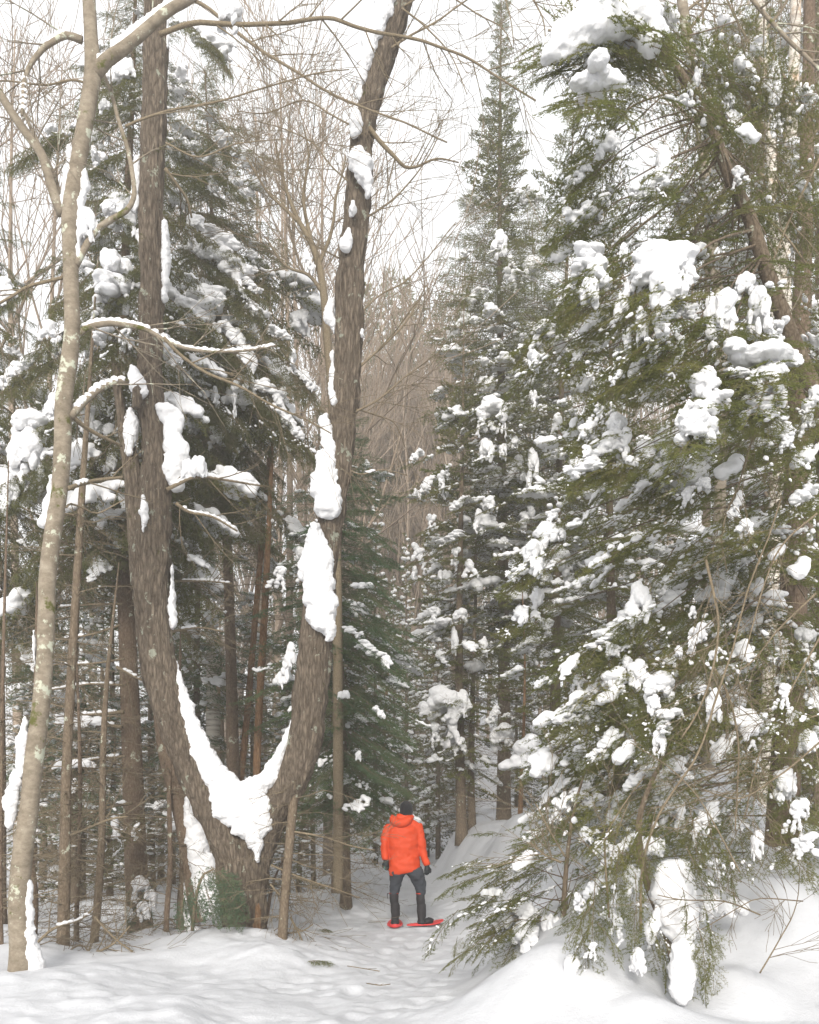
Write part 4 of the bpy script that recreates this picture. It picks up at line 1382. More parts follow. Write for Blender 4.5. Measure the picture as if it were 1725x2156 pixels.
T1 = lambda v: np.array([np.interp(v, [-200, 0, 600, 1100, 1500, 1900], [W(u_, v_, 10.2)[c] for u_, v_ in ((1710, -200), (1705, 0), (1690, 600), (1672, 1100), (1662, 1500), (1642, 1900))]) for c in range(3)])
T2v = [p[1] for p in TR2][::-1]
def T2(v):
    return np.array([np.interp(v, T2v, [W(q[0], q[1], 8.6 - 1.0 * i / len(TR2))[c] for i, q in list(enumerate(TR2))[::-1]]) for c in range(3)])

# (u, v, w, h, kind, Y)
RC = [
 # top arch
 (1290, 22, 190, 90, 'p', 7.3), (1228, 52, 110, 70, 'p', 7.3), (1178, 92, 70, 50, 'd', 7.3), (1352, 40, 80, 80, 'p', 7.4), (1150, 110, 30, 24, 'd', 7.3), (1255, 166, 120, 46, 'p', 7.0), (1275, 85, 80, 40, 'f', 7.2), (1330, 90, 50, 50, 'f', 7.3),
 (1481, 82, 60, 60, 'f', 8.2), (1487, 120, 24, 36, 'c', 8.1), (1566, 155, 80, 38, 'p', 8.5), (1622, 192, 48, 60, 'c', 8.6), (1633, 150, 20, 46, 'c', 8.6), (1535, 216, 30, 28, 'c', 8.2), (1546, 254, 34, 44, 'c', 8.2), (1698, 196, 44, 26, 'p', 8.6),
 (1462, 175, 24, 60, 'd', 7.9),
 # upper middle
 (1275, 306, 56, 54, 'd', 7.5), (1220, 361, 46, 42, 'd', 7.5), (1395, 338, 28, 64, 'c', 7.4), (1385, 378, 62, 40, 'f', 7.3), (1345, 402, 50, 34, 'p', 7.3), (1550, 372, 40, 36, 'f', 8.0), (1222, 452, 82, 50, 'd', 7.6), (1275, 416, 26, 22, 'c', 7.5), (1312, 532, 22, 36, 'c', 7.2),
 (1240, 545, 120, 64, 'f', 7.2), (1250, 585, 110, 70, 'f', 7.1), (1240, 615, 56, 54, 'c', 7.0),
 (1395, 552, 126, 86, 'c', 6.9), (1408, 605, 84, 96, 'c', 6.7), (1440, 600, 40, 60, 'd', 6.8), (1352, 684, 26, 74, 'c', 6.8), (1388, 690, 70, 56, 'f', 6.7), (1445, 655, 60, 40, 'f', 6.9),
 (1312, 634, 44, 84, 'd', 7.0), (1520, 660, 64, 96, 'c', 7.2), (1500, 640, 40, 50, 'p', 7.3), (1568, 600, 44, 54, 'c', 7.6), (1596, 655, 64, 90, 'c', 7.4), (1640, 700, 60, 44, 'f', 7.6), (1615, 710, 44, 50, 'f', 7.4),
 (1500, 730, 30, 20, 'p', 7.1), (1600, 745, 170, 50, 'p', 7.0), (1620, 800, 86, 74, 'c', 7.0), (1600, 855, 90, 50, 'f', 6.9), (1660, 760, 60, 40, 'p', 7.1), (1556, 782, 46, 18, 'p', 6.9), (1636, 836, 40, 50, 'f', 7.0),
 (1488, 812, 74, 70, 'c', 6.8), (1486, 858, 100, 74, 'd', 6.7), (1468, 900, 104, 60, 'c', 6.6), (1440, 870, 40, 50, 'd', 6.7), (1700, 868, 64, 66, 'f', 7.2), (1718, 830, 40, 40, 'c', 7.2), (1660, 925, 48, 34, 'f', 7.0),
 (1432, 720, 26, 38, 'f', 6.8), (1146, 692, 50, 34, 'c', 7.6), (1132, 724, 44, 40, 'f', 7.6), (1124, 756, 38, 34, 'c', 7.5), (1217, 748, 36, 26, 'f', 7.3), (1245, 722, 30, 14, 'p', 7.4), (1247, 684, 20, 14, 'p', 7.3), (1180, 640, 18, 22, 'c', 7.5),
 (1322, 728, 42, 60, 'f', 7.0), (1368, 742, 58, 54, 'f', 6.9), (1338, 772, 36, 46, 'd', 6.9), (1298, 794, 30, 30, 'd', 6.9), (1410, 728, 22, 16, 'c', 6.8), (1425, 758, 16, 14, 'c', 6.8),
 # centre right
 (1295, 895, 52, 56, 'c', 7.4), (1318, 940, 60, 70, 'f', 7.3), (1266, 945, 80, 70, 'd', 7.3), (1228, 985, 76, 40, 'd', 7.2), (1240, 905, 40, 36, 'c', 7.5), (1264, 872, 40, 30, 'f', 7.5), (1332, 970, 34, 24, 'p', 7.2),
 (1400, 950, 90, 90, 'f', 8.8), (1430, 1000, 110, 80, 'p', 8.9), (1370, 1010, 80, 60, 'p', 9.0), (1480, 1020, 42, 28, 'c', 7.6), (1448, 1046, 32, 40, 'f', 7.6), (1550, 1062, 30, 50, 'd', 7.4), (1690, 1040, 66, 44, 'd', 7.6), (1365, 950, 50, 50, 'c', 9), (1568, 1110, 40, 34, 'c', 7.2),
 (1150, 1125, 70, 56, 'c', 8.6), (1125, 1165, 66, 60, 'c', 8.4), (1090, 1205, 50, 34, 'd', 8.4), (1128, 1195, 34, 34, 'c', 8.3), (1182, 1124, 26, 22, 'c', 8.5), (1165, 1085, 40, 30, 'f', 8.6), (1348, 1262, 46, 76, 'c', 8.0), (1330, 1290, 40, 50, 'c', 8.0),
 (1437, 1205, 50, 70, 'd', 8.8), (1480, 1170, 110, 90, 'p', 9.4), (1520, 1230, 120, 90, 'p', 9.5), (1400, 1270, 60, 50, 'd', 8.6), (1560, 1180, 60, 60, 'c', 9.4), (1460, 1290, 30, 26, 'f', 8.0), (1500, 1250, 60, 40, 'p', 9.0), (1620, 1270, 70, 50, 'c', 9.2), (1580, 1310, 60, 60, 'p', 9.2),
 (1095, 1294, 38, 36, 'c', 8.6), (1130, 1258, 34, 48, 'c', 8.9), (1128, 1295, 24, 20, 'c', 8.8), (1300, 1316, 90, 50, 'd', 8.4), (1275, 1345, 70, 40, 'd', 8.3), (1325, 1300, 50, 40, 'c', 8.4),
 (1466, 1342, 40, 62, 'd', 7.6), (1430, 1370, 22, 22, 'c', 7.6), (1503, 1380, 20, 20, 'c', 7.4), (1298, 1430, 70, 50, 'c', 8.1), (1345, 1418, 50, 60, 'c', 8.0), (1320, 1395, 30, 30, 'c', 8.1), (1388, 1442, 68, 58, 'c', 7.6), (1378, 1482, 34, 40, 'c', 7.5), (1412, 1460, 18, 34, 'f', 7.6),
 (1400, 1520, 84, 48, 'f', 7.4), (1388, 1560, 30, 46, 'c', 7.3), (1435, 1505, 24, 22, 'f', 7.4), (1480, 1452, 32, 22, 'f', 7.3), (1504, 1482, 34, 64, 'c', 7.2), (1655, 1466, 38, 46, 'f', 7.0), (1665, 1507, 20, 32, 'f', 7.0), (1250, 1448, 44, 40, 'd', 8.3), (1200, 1495, 66, 54, 'd', 8.3), (1212, 1440, 32, 34, 'f', 8.6), (1232, 1500, 50, 40, 'd', 8.3),
 (1270, 1570, 56, 60, 'd', 8.2), (1290, 1550, 30, 40, 'c', 8.2), (1142, 1598, 36, 18, 'p', 8.8), (1585, 1570, 22, 22, 'f', 7.4), (1592, 1612, 28, 34, 'f', 7.4), (1290, 1368, 30, 30, 'c', 8.2), (1420, 1620, 90, 50, 'f', 7.8), (1340, 1640, 60, 50, 'd', 8.0),
 (1655, 1650, 60, 70, 'c', 8.4), (1700, 1560, 60, 60, 'p', 8.4), (1610, 1530, 50, 36, 'p', 8.6), (1560, 1480, 44, 34, 'p', 8.8), (1680, 1420, 60, 50, 'p', 8.8), (1700, 1340, 50, 60, 'c', 8.9), (1640, 1380, 40, 40, 'c', 9.0),
 (1240, 1690, 50, 40, 'd', 8.8), (1205, 1680, 66, 44, 'd', 8.8), (1175, 1715, 40, 40, 'd', 8.8), (1235, 1756, 32, 32, 'c', 8.4), (1415, 1695, 56, 86, 'c', 8.0), (1395, 1660, 44, 50, 'c', 8.0), (1467, 1755, 46, 60, 'f', 7.6), (1480, 1725, 24, 34, 'c', 7.6), (1595, 1776, 28, 56, 'c', 7.4),
 (1680, 1720, 44, 60, 'f', 7.4), (1695, 1780, 66, 54, 'f', 7.2), (1690, 1700, 40, 40, 'c', 7.5), (1120, 1760, 40, 30, 'd', 9.4), (1300, 1720, 60, 50, 'p', 8.8),
 (1252, 1866, 52, 52, 'd', 8.0), (1296, 1906, 52, 56, 'd', 7.8), (1036, 1880, 40, 28, 'p', 8.6), (1052, 1838, 36, 20, 'p', 8.8), (1096, 1915, 70, 60, 'c', 8.6), (1104, 1970, 66, 60, 'c', 8.4), (1060, 1940, 50, 36, 'p', 8.5), (1160, 1945, 60, 50, 'p', 8.5), (1385, 1965, 40, 60, 'f', 7.6)]
def nearest_tree(u, v, Y):
    if v < 800 or (u > 1560 and v < 1000): return r2, T2
    return r1, T1
LIMB0, LIMB1, LR0, LR1 = {}, {}, {}, {}
rg = random.Random(77)
def add_limb(root, a, b, r, sag=.18):
    """thin curved limb from trunk to bough start"""
    a = np.asarray(a); b = np.asarray(b)
    d = np.linalg.norm(b - a)
    n = 7
    pts = []
    w1_, w2_ = rg.uniform(-.05, .05), rg.uniform(-.05, .05)
    for i in range(n + 1):
        t = i / n
        p = a * (1 - t) + b * t
        p = p + np.array([w1_ * d * math.sin(3.1 * t), w2_ * d * math.sin(3.1 * t), -sag * d * .25 * math.sin(math.pi * t) * (1 if b[2] > a[2] else -1)])
        pts.append(p - np.array(root.location))
    k = root.name
    for i in range(n):
        LIMB0.setdefault(k, []).append(pts[i]); LIMB1.setdefault(k, []).append(pts[i + 1])
        LR0.setdefault(k, []).append(r * (1 - .7 * i / n)); LR1.setdefault(k, []).append(r * (1 - .7 * (i + 1) / n))
nclump = {}
for (u, v, w_, h_, kd, Y) in RC:
    root, T = nearest_tree(u, v, Y)
    s = Y / F
    p = W(u, v, Y)
    flip = kd == 'd'            # drapes fall towards the trail
    put_clump(root, CLK[kd], p, w_ * s * 1.12, max(w_, h_ * .7) * s * .95, h_ * s * 1.12, rg.uniform(-.35, .35) if kd == 'd' else rg.uniform(0, 6.28), flip)
    tr = T(v - 120)
    out = p - tr
    out[2] = 0
    nrm = np.linalg.norm(out)
    out = out / nrm if nrm > .3 else np.array([-.8, -.6, 0])
    nbg = 2 if w_ < 60 else 3
    L = max(.55, w_ * s * 1.9)
    first = None
    for j in range(nbg):
        a = rg.uniform(-.75, .75)
        d = np.array([out[0] * math.cos(a) - out[1] * math.sin(a), out[0] * math.sin(a) + out[1] * math.cos(a), -rg.uniform(.35, 1.0)])
        d /= np.linalg.norm(d)
        st = p - d * L * .4 + np.array([rg.uniform(-.3, .3) * w_ * s, rg.uniform(-.1, .1), -h_ * s * rg.uniform(.25, .5)]) + np.array([0, .06, 0])
        put_bough(root, 'near', st, d, L * rg.uniform(.75, 1.1), 1 if rg.random() < .4 else 0, rg.uniform(-.2, .2))
        if first is None: first = st
    if rg.random() < .45:
        add_limb(root, tr, first, rg.uniform(.008, .016))

A_ARCH = [(1150, 118, 30, 26, 36), (1180, 96, 60, 44, 60), (1212, 70, 80, 56, 70), (1250, 46, 96, 76, 84), (1295, 30, 110, 84, 90), (1345, 34, 90, 80, 84), (1372, 70, 60, 60, 60), (1362, 98, 44, 40, 44)]
snow_run(r2, [(u, v, 7.1, w_, h_, dp) for u, v, w_, h_, dp in A_ARCH], 'snow_load', seed=95, voxel=.02, amp=.04)
snow_run(r2, [(1205, 178, 7.0, 20, 12, 30), (1240, 168, 7.0, 50, 26, 40), (1275, 160, 7.0, 60, 34, 44), (1300, 172, 7.0, 40, 24, 40)], 'snow_load', seed=96, voxel=.015, amp=.03)

# filler boughs of the two near firs, denser low on the right
def fill(root, T, n, u0, u1, v0, v1, Y0, Y1, snow=(.4, .2), key='near', sc=(.7, 1.2), droop=(.2, .9), seed=0, skip=None, limb=.3):
    rg2 = random.Random(seed)
    for i in range(n):
        u, v, Y = rg2.uniform(u0, u1), rg2.uniform(v0, v1), rg2.uniform(Y0, Y1)
        if skip and skip(u, v): continue
        p = W(u, v, Y)
        if p[2] < h1(p[0], p[1]) + .12: continue
        tr = T(v - 150)
        out = p - tr
        out[2] = 0
        nn = np.linalg.norm(out)
        out = out / nn if nn > .4 else np.array([-.7, -.7, 0])
        a = rg2.uniform(-.6, .6)
        d = np.array([out[0] * math.cos(a) - out[1] * math.sin(a), out[0] * math.sin(a) + out[1] * math.cos(a), -rg2.uniform(*droop)])
        d /= np.linalg.norm(d)
        L = rg2.uniform(*sc)
        s = rg2.random()
        st = p - d * L * .5
        put_bough(root, key, st, d, L, 2 if s < snow[1] else (1 if s < sum(snow) else 0), rg2.uniform(-.3, .3))
        if rg2.random() < limb: add_limb(root, tr, st, rg2.uniform(.006, .014))
# edge of the thicket: u must lie right of this line
def edge(v):
    return np.interp(v, [0, 200, 330, 500, 700, 850, 1000, 1200, 1500, 1700, 1850, 2000], [1180, 1150, 1180, 1200, 1120, 1250, 1200, 1250, 1150, 1130, 1050, 1150])
fill(r2, T2, 34, 1150, 1500, 60, 460, 7.5, 8.6, (.35, .12), seed=1, sc=(.6, 1.0), droop=(.4, 1.2), skip=lambda u, v: u < edge(v) or (200 < v < 330 and 1290 < u < 1430))
fill(r2, T2, 26, 1420, 1740, 60, 500, 8.4, 9.8, (.45, .2), seed=2, sc=(.6, 1.0), droop=(.3, 1.0))
fill(r2, T2, 66, 1180, 1740, 430, 900, 7.6, 9.4, (.42, .38), seed=3, sc=(.6, 1.05), skip=lambda u, v: u < edge(v) + 10)
fill(r1, T1, 84, 1180, 1760, 860, 1400, 7.9, 10.6, (.4, .48), seed=4, sc=(.6, 1.15), skip=lambda u, v: u < edge(v) + 20)
fill(r1, T1, 88, 1120, 1760, 1350, 1800, 7.9, 11, (.4, .48), seed=5, sc=(.6, 1.1), skip=lambda u, v: u < edge(v) or (1580 < u < 1680 and v > 1700))

# low saplings by the trail
r3 = thing('fir_sapling', (float(W(1180, 2000, 8.3)[0]), 8.6, 0.75), 'low fir sapling spreading twigs over the bank edge beside the trail', 'sapling')
T3 = lambda v: np.array(r3.location) + np.array([.1, 0, max(0, (1900 - v)) / F * 8.3])
stem([(1185, 2010, 14), (1188, 1900, 12), (1195, 1800, 9), (1210, 1700, 6), (1240, 1600, 4)], 8.5, r3, 'trunk', M_BARK_F, 10, .1, .08, seed=44, ridged=False)
LOW = [(1000, 1815, -1, -.1, .8), (985, 1865, -1, .05, .9), (1010, 1900, -1, -.15, .9), (960, 1945, -1, -.35, .9), (1000, 1960, -1, -.3, .8), (975, 1985, -1, -.5, .8), (950, 2000, -.9, -.9, .5), (965, 2020, -.7, -1, .45),
       (1040, 1850, -1, -.2, 1), (1070, 1890, -1, -.2, 1), (1080, 1830, -1, -.2, .9), (1120, 1860, -.8, -.3, .9), (1120, 1950, -.8, -.5, .7), (1150, 1900, -.6, -.5, .9), (1180, 1940, -.2, -.7, .7), (1090, 1990, -.6, -.4, .5), (1160, 1990, .3, -.5, .5), (1135, 1800, -.9, -.2, .8), (1020, 1780, -1, .1, .6)]
for i, (u, v, dx, dz, L) in enumerate(LOW):
    p = W(u, v, 8.3 + (i % 4) * .15)
    d = np.array([dx, -.25 + .15 * (i % 3), dz])
    d /= np.linalg.norm(d)
    for j in range(3):
        d_ = d + np.array([random.uniform(-.3, .3), random.uniform(-.3, .3), random.uniform(-.5, .15)])
        put_bough(r3, 'near', p - d * L * .3 + np.array([random.uniform(-.22, .22), random.uniform(-.2, .2), random.uniform(-.12, .12)]), d_, L * random.uniform(.38, .62), 1 if random.random() < .4 else 0, .1)
    add_limb(r3, T3(v), p - d * L * .45, .007)
# drooping branch hanging over the bank
r4 = thing('fir_sapling', (float(W(1437, 2130, 7.2)[0]), 7.3, .55), 'small snow-crusted fir sapling half buried in the bank, thick green base', 'sapling')
stem([(1440, 2125, 26), (1425, 2040, 24), (1400, 1950, 20), (1360, 1850, 16), (1345, 1740, 13), (1370, 1650, 10), (1410, 1580, 7)], 7.5, r4, 'trunk', M_BARK_F, 12, .15, .06, seed=45, ridged=False)
HANG = [(1290, 1800, -.35, -1, .9), (1280, 1900, -.2, -1, .9), (1240, 1950, -.1, -1, .8), (1235, 2030, .1, -1, .65), (1262, 2050, .25, -1, .6), (1300, 2000, .55, -.8, .55), (1200, 1960, -.7, -.9, .6), (1215, 1990, -.6, -1, .5), (1300, 1840, -.3, -1, .8),
        (1340, 1880, .0, -1, .8), (1350, 1930, .1, -1, .7), (1330, 1970, -.2, -1, .6), (1390, 1990, .3, -.9, .5), (1410, 2060, .2, -1, .5), (1425, 2100, .3, -1, .35), (1480, 2000, .3, -1, .6), (1495, 2040, .2, -1, .6), (1480, 2090, -.3, -1, .5), (1462, 2060, .1, -1, .6),
        (1320, 1780, -.5, -.8, .8), (1360, 1800, -.2, -.9, .8), (1490, 1860, .5, -.9, .7), (1520, 1820, .3, -1, .9), (1470, 1790, .2, -1, .8), (1550, 1860, .2, -1, .7), (1500, 1960, .3, -1, .5), (1450, 1930, .2, -1, .5), (1500, 2000, .05, -1, .5), (1505, 2070, -.1, -1, .4), (1445, 2115, .5, -.6, .3)]
for i, (u, v, dx, dz, L) in enumerate(HANG):
    p = W(u, v, 6.9 + (i % 5) * .12)
    d = np.array([dx, -.2 + .12 * (i % 4), dz])
    d /= np.linalg.norm(d)
    put_bough(r4, 'near', p - d * L * .45, d, L * .68, i % 3 == 1, .3 * (i % 3 - 1))
    if i % 3 == 0:
        d_ = d + np.array([random.uniform(-.5, .5), random.uniform(-.3, .3), .3])
        put_bough(r4, 'near', p - d * L * .3, d_, L * .45, 1, .2)
def rs(root, pts, Y, seed, **kw):
    return snow_run(root, [(u, v, Y, w_, h_, dp) for u, v, w_, h_, dp in pts], 'snow_load', seed=seed, **kw)
rs(r4, [(1418, 1835, 76, 60, 60), (1420, 1880, 92, 80, 76), (1425, 1930, 86, 70, 70), (1440, 1970, 70, 50, 60)], 7.4, 90, voxel=.022, amp=.03)
rs(r4, [(1436, 2000, 54, 50, 50), (1438, 2040, 62, 60, 54), (1440, 2080, 50, 50, 44), (1444, 2110, 20, 26, 24)], 7.0, 91, voxel=.018, amp=.03)
rs(r4, [(1385, 1925, 20, 50, 24), (1370, 1965, 24, 50, 26)], 7.2, 92, voxel=.018)
rs(r3, [(1203, 2030, 32, 50, 34), (1198, 2070, 30, 50, 34)], 7.2, 93, voxel=.018)
for (u, v, w_, h_, kd, Y) in [(1270, 1795, 60, 50, 'd', 7.6), (1330, 1850, 50, 60, 'c', 7.4), (1300, 1950, 46, 50, 'f', 7.2), (1220, 1900, 40, 40, 'd', 7.4), (1490, 1900, 50, 60, 'c', 7.6), (1500, 1830, 50, 44, 'f', 7.4), (1370, 1780, 60, 50, 'p', 7.6), (1540, 1910, 60, 50, 'p', 7.8), (1250, 2000, 30, 30, 'f', 7.0), (1345, 2020, 40, 50, 'c', 7.0)]:
    put_clump(r4, CLK[kd], W(u, v, Y), w_ * Y / F * 1.1, w_ * Y / F, h_ * Y / F * 1.1, rg.uniform(0, 6), kd == 'd')
# limbs gathered into one part per tree
for rt in (r1, r2, r3, r4):
    k_ = rt.name
    if k_ in LIMB0:
        mb = MB()
        prisms(mb, LIMB0[k_], LIMB1[k_], np.array(LR0[k_]), np.array(LR1[k_]), 6)
        link('limbs', mb.mesh('limbs', M_BARK_F), rt)

# bare brush through the thicket
br = thing('bare_brush', (float(W(1560, 1850, 7.0)[0]), 7.2, 1.0), 'tangle of bare brown saplings and twigs crossing the right thicket', 'shrub')
BR = [([(1560, 1840), (1490, 1700), (1420, 1620), (1330, 1560)], 5, 2), ([(1345, 1960), (1350, 1820), (1400, 1700), (1480, 1560), (1530, 1400), (1580, 1230), (1650, 1050)], 9, 4),
      ([(1480, 1180), (1500, 1260), (1510, 1320), (1500, 1400), (1470, 1500), (1440, 1560)], 9, 5), ([(1500, 1400), (1540, 1480), (1560, 1600), (1545, 1750)], 8, 4), ([(1725, 1250), (1640, 1330), (1580, 1400), (1500, 1440)], 6, 3),
      ([(1725, 1560), (1640, 1640), (1560, 1680), (1480, 1660)], 6, 3), ([(1725, 1340), (1660, 1460), (1600, 1580), (1570, 1720)], 6, 3), ([(1600, 1930), (1530, 1900), (1440, 1895), (1385, 1885)], 5, 2.5),
      ([(1600, 2050), (1640, 1980), (1680, 1900), (1690, 1820)], 5, 2), ([(1690, 1900), (1600, 1895), (1560, 1910), (1480, 1960), (1440, 1975)], 4, 2), ([(1180, 1800), (1150, 1740), (1130, 1690)], 6, 3), ([(1180, 1812), (1140, 1795), (1110, 1770)], 8, 3),
      ([(1280, 1930), (1278, 1800), (1282, 1760), (1320, 1690), (1360, 1630)], 7, 3), ([(1725, 1500), (1650, 1520), (1590, 1500), (1500, 1520)], 5, 2), ([(1600, 900), (1560, 1000), (1530, 1100), (1540, 1200)], 6, 3), ([(1720, 1080), (1650, 1150), (1600, 1260), (1570, 1380)], 6, 3)]
for i, (pts, a, b) in enumerate(BR):
    twiggy(br, pts, 7.0 + .1 * (i % 5), a * .72, b * .8, n=11, seed=120 + i, lvl=1, tl=(.2, .6), wig=.03, mat=M_TWIG, minr=.0022)
# loose thin saplings at upper right
us = thing('bare_sapling', (float(W(1700, 1900, 9.0)[0]), 9.2, 1.0), 'thin bare sapling with orange-brown bark weaving behind the curving fir trunk', 'sapling')
US = [([(1770, 1500), (1740, 1100), (1705, 840), (1670, 700), (1640, 620), (1610, 560), (1590, 470), (1560, 400), (1510, 340), (1480, 250)], 14, 7), ([(1570, -20), (1610, 30), (1660, 85), (1720, 140), (1780, 200)], 9, 7),
      ([(1280, 260), (1350, 215), (1440, 185), (1520, 150)], 5, 3), ([(1300, 520), (1360, 470), (1430, 410), (1480, 340), (1540, 250)], 6, 3), ([(1480, 500), (1520, 400), (1560, 330), (1620, 270)], 6, 3), ([(1440, 560), (1480, 450), (1540, 410)], 9, 5),
      ([(1700, 560), (1640, 480), (1570, 440), (1500, 420)], 5, 2), ([(1740, 300), (1680, 420), (1640, 520), (1600, 620)], 6, 3), ([(1120, -10), (1145, 40), (1150, 95)], 4, 2), ([(1060, -20), (1075, 40), (1080, 90)], 3, 2)]
for i, (pts, a, b) in enumerate(US):
    twiggy(us, pts, 8.6, a, b, n=9, seed=160 + i, lvl=1, tl=(.2, .7), wig=.02, mat=M_BARK_A if a > 8 else M_TWIG, minr=.0026)
# birches
for i, (pts, lab, Y) in enumerate([([(1640, 1850, 30), (1660, 1000, 26), (1652, 500, 24), (1668, 250, 23), (1676, 0, 22), (1680, -120, 20)], 'white birch trunk at the upper right, right one of the pair', 14.0),
                            ([(1600, 1850, 28), (1635, 1000, 24), (1630, 500, 20), (1618, 200, 20), (1605, 60, 19), (1595, -120, 18)], 'white birch trunk at the upper right, left one of the pair', 13.4),
                            ([(1480, 1850, 28), (1520, 900, 24), (1500, 500, 22), (1460, 150, 22), (1445, 60, 22), (1420, -120, 20)], 'pale mottled trunk leaning left behind the arching fir top', 13.0)]):
    b_ = thing('birch_tree', W(pts[0][0], 1850, Y), lab, 'tree')
    b_.location.z = h1(b_.location.x, Y) - .1
    stem(pts, Y, b_, 'trunk', M_BIRCH if i < 2 else M_BARK_A, 16, .12, .12, seed=50 + i, ridged=False)
    for j in range(5):
        u, v = pts[4 - j % 2][0] + random.uniform(-10, 10), random.uniform(0, 500)
        s_ = random.choice((-1, 1))
        twiggy(b_, [(np.interp(v, [p[1] for p in pts][::-1], [p[0] for p in pts][::-1]), v), (u + s_ * 40, v - 60), (u + s_ * 90, v - 150)], Y, 7, 3, n=8, seed=200 + i * 9 + j, tl=(.3, .9), lvl=1)
    for j in range(4):
        v = random.uniform(150, 560)
        put_clump(b_, 'cap', W(np.interp(v, [p[1] for p in pts][::-1], [p[0] for p in pts][::-1]) + 16, v, Y - .1), .2, .2, .3)

# small green boughs at the foot of the forked tree
hb = thing('hemlock_sapling', W(405, 1960, 11.3), 'small blue-green hemlock sprig drooping against the forked tree base', 'sapling')
stem([(405, 1960, 8), (415, 1880, 7), (430, 1840, 5), (450, 1830, 4)], 11.3, hb, 'trunk', M_TWIG, 8, .1, .08, ridged=False)
for i, (u, v, dx, dz, L, rl) in enumerate([(455, 1832, .75, -.65, .62, 1.1), (462, 1850, .6, -.8, .66, 1.3), (440, 1842, .5, -1, .7, 1.0), (470, 1862, .8, -.9, .62, 1.2), (425, 1850, .1, -1, .66, 1.1), (480, 1885, .5, -1, .5, 1.4),
        (495, 1900, .35, -1, .42, 1.1), (408, 1862, -.1, -1, .62, 1.3), (400, 1890, -.3, -1, .5, 1.0), (450, 1880, .3, -1, .55, 1.5), (432, 1830, .9, -.5, .5, 1.2), (395, 1905, .2, -1, .4, 1.3), (465, 1830, .9, -.75, .5, .9)]):
    for j in range(2 if i % 3 == 0 else 1):
        put_bough(hb, 'nearhem', W(u - 14 + j * 6, v + j * 9 - 6, 10.9 + .05 * (i % 4)), (dx * .8 + .15 * j, -.15, dz), L * 1.35, 0, rl)
hc = thing('hemlock_sapling', W(300, 2000, 12.9), 'little snow-capped hemlock clinging to the foot of the spruce trunk', 'sapling')
stem([(300, 2000, 6), (298, 1920, 5), (290, 1850, 4)], 12.9, hc, 'trunk', M_TWIG, 8, .1, .08, ridged=False)
for i in range(14):
    a = i * 2.4
    put_bough(hc, 'nearhem', W(292 + random.uniform(-15, 15), 1860 + 8 * i, 12.6), (math.cos(a), -.2, -.7), .42, 0, 1.1)
for u, v, w_, h_ in ((298, 1865, 44, 48), (303, 1915, 40, 40), (268, 1922, 34, 32), (322, 1890, 24, 40), (285, 1890, 20, 20)):
    put_clump(hc, 'cap', W(u, v, 12.6), w_ / F * 12.6, w_ / F * 12.6, h_ / F * 12.6, random.random() * 6)
sp = bpy.data.objects['spruce_tree']
SPC = [(247, 560, 95, 60, 'p', 12.0), (240, 605, 100, 60, 'c', 11.9), (210, 648, 80, 50, 'f', 11.9), (105, 700, 56, 50, 'f', 12.0), (118, 732, 44, 40, 'f', 12), (215, 712, 80, 44, 'f', 11.8), (262, 718, 44, 50, 'f', 11.8), (62, 890, 80, 60, 'c', 11.5), (56, 950, 76, 100, 'c', 11.4), (50, 1005, 60, 50, 'f', 11.4),
       (10, 1030, 66, 90, 'c', 11.3), (8, 612, 56, 60, 'c', 12), (100, 868, 44, 70, 'd', 11.6), (185, 800, 40, 90, 'c', 13.0), (190, 860, 60, 80, 'd', 13.0), (238, 965, 44, 80, 'd', 12.9), (205, 905, 60, 50, 'p', 12.9), (255, 150, 66, 48, 'p', 12.6), (220, 225, 40, 24, 'p', 12.6), (110, 280, 50, 24, 'p', 12.4), (80, 300, 26, 22, 'c', 12.4),
       (300, 480, 36, 60, 'd', 12.6), (180, 560, 60, 40, 'f', 12.3), (60, 760, 60, 40, 'd', 12.2), (20, 790, 50, 50, 'd', 12.2), (245, 1745, 50, 50, 'f', 12.4), (210, 330, 50, 26, 'p', 12.6)]
for (u, v, w_, h_, kd, Y) in SPC:
    s = Y / F
    put_clump(sp, CLK[kd], W(u, v, Y), w_ * s * 1.1, w_ * s * .9, h_ * s * 1.1, rg.uniform(0, 6.28) if kd != 'd' else 0, kd == 'd')
    for j in range(2):
        a = rg.uniform(-1, 1)
        d = np.array([(-.7 if u < 260 else .5) + .3 * a, -.6, -rg.uniform(.4, 1)])
        d /= np.linalg.norm(d)
        put_bough(sp, 'spr', W(u, v, Y) - d * .5 + np.array([0, 0, -h_ * s * .3]), d, rg.uniform(.45, .7), 1 if rg.random() < .5 else 0)
for i, (pts, a, sn) in enumerate([([(260, 1165), (210, 1148), (165, 1150), (118, 1158)], 8, .8), ([(256, 1272), (200, 1275), (120, 1280)], 6, .6), ([(258, 1196), (205, 1190), (150, 1200)], 6, .5), ([(252, 1318), (190, 1335), (110, 1345)], 6, .5),
        ([(262, 1498), (190, 1506), (112, 1506)], 9, .85), ([(255, 1532), (200, 1524), (112, 1524)], 9, 1), ([(262, 1385), (200, 1395), (100, 1402)], 5, .5), ([(265, 1440), (180, 1442), (100, 1452)], 5, .4), ([(245, 1408), (280, 1425), (320, 1440), (352, 1462)], 7, .8),
        ([(265, 1590), (200, 1600), (130, 1612)], 6, .6), ([(280, 1690), (220, 1700), (150, 1732)], 8, .5), ([(262, 1235), (190, 1228), (120, 1236)], 4, .4), ([(368, 1330), (420, 1322), (470, 1330)], 6, .7), ([(372, 1218), (430, 1222), (490, 1228)], 6, .7)]):
    twiggy(sp, pts, 12.9, a, 3, n=12, seed=400 + i, snow=sn, tl=(.2, .7), lvl=1, wig=.03)
put_clump(sp, 'pad', W(175, 1518, 12.85), .55, .2, .20)
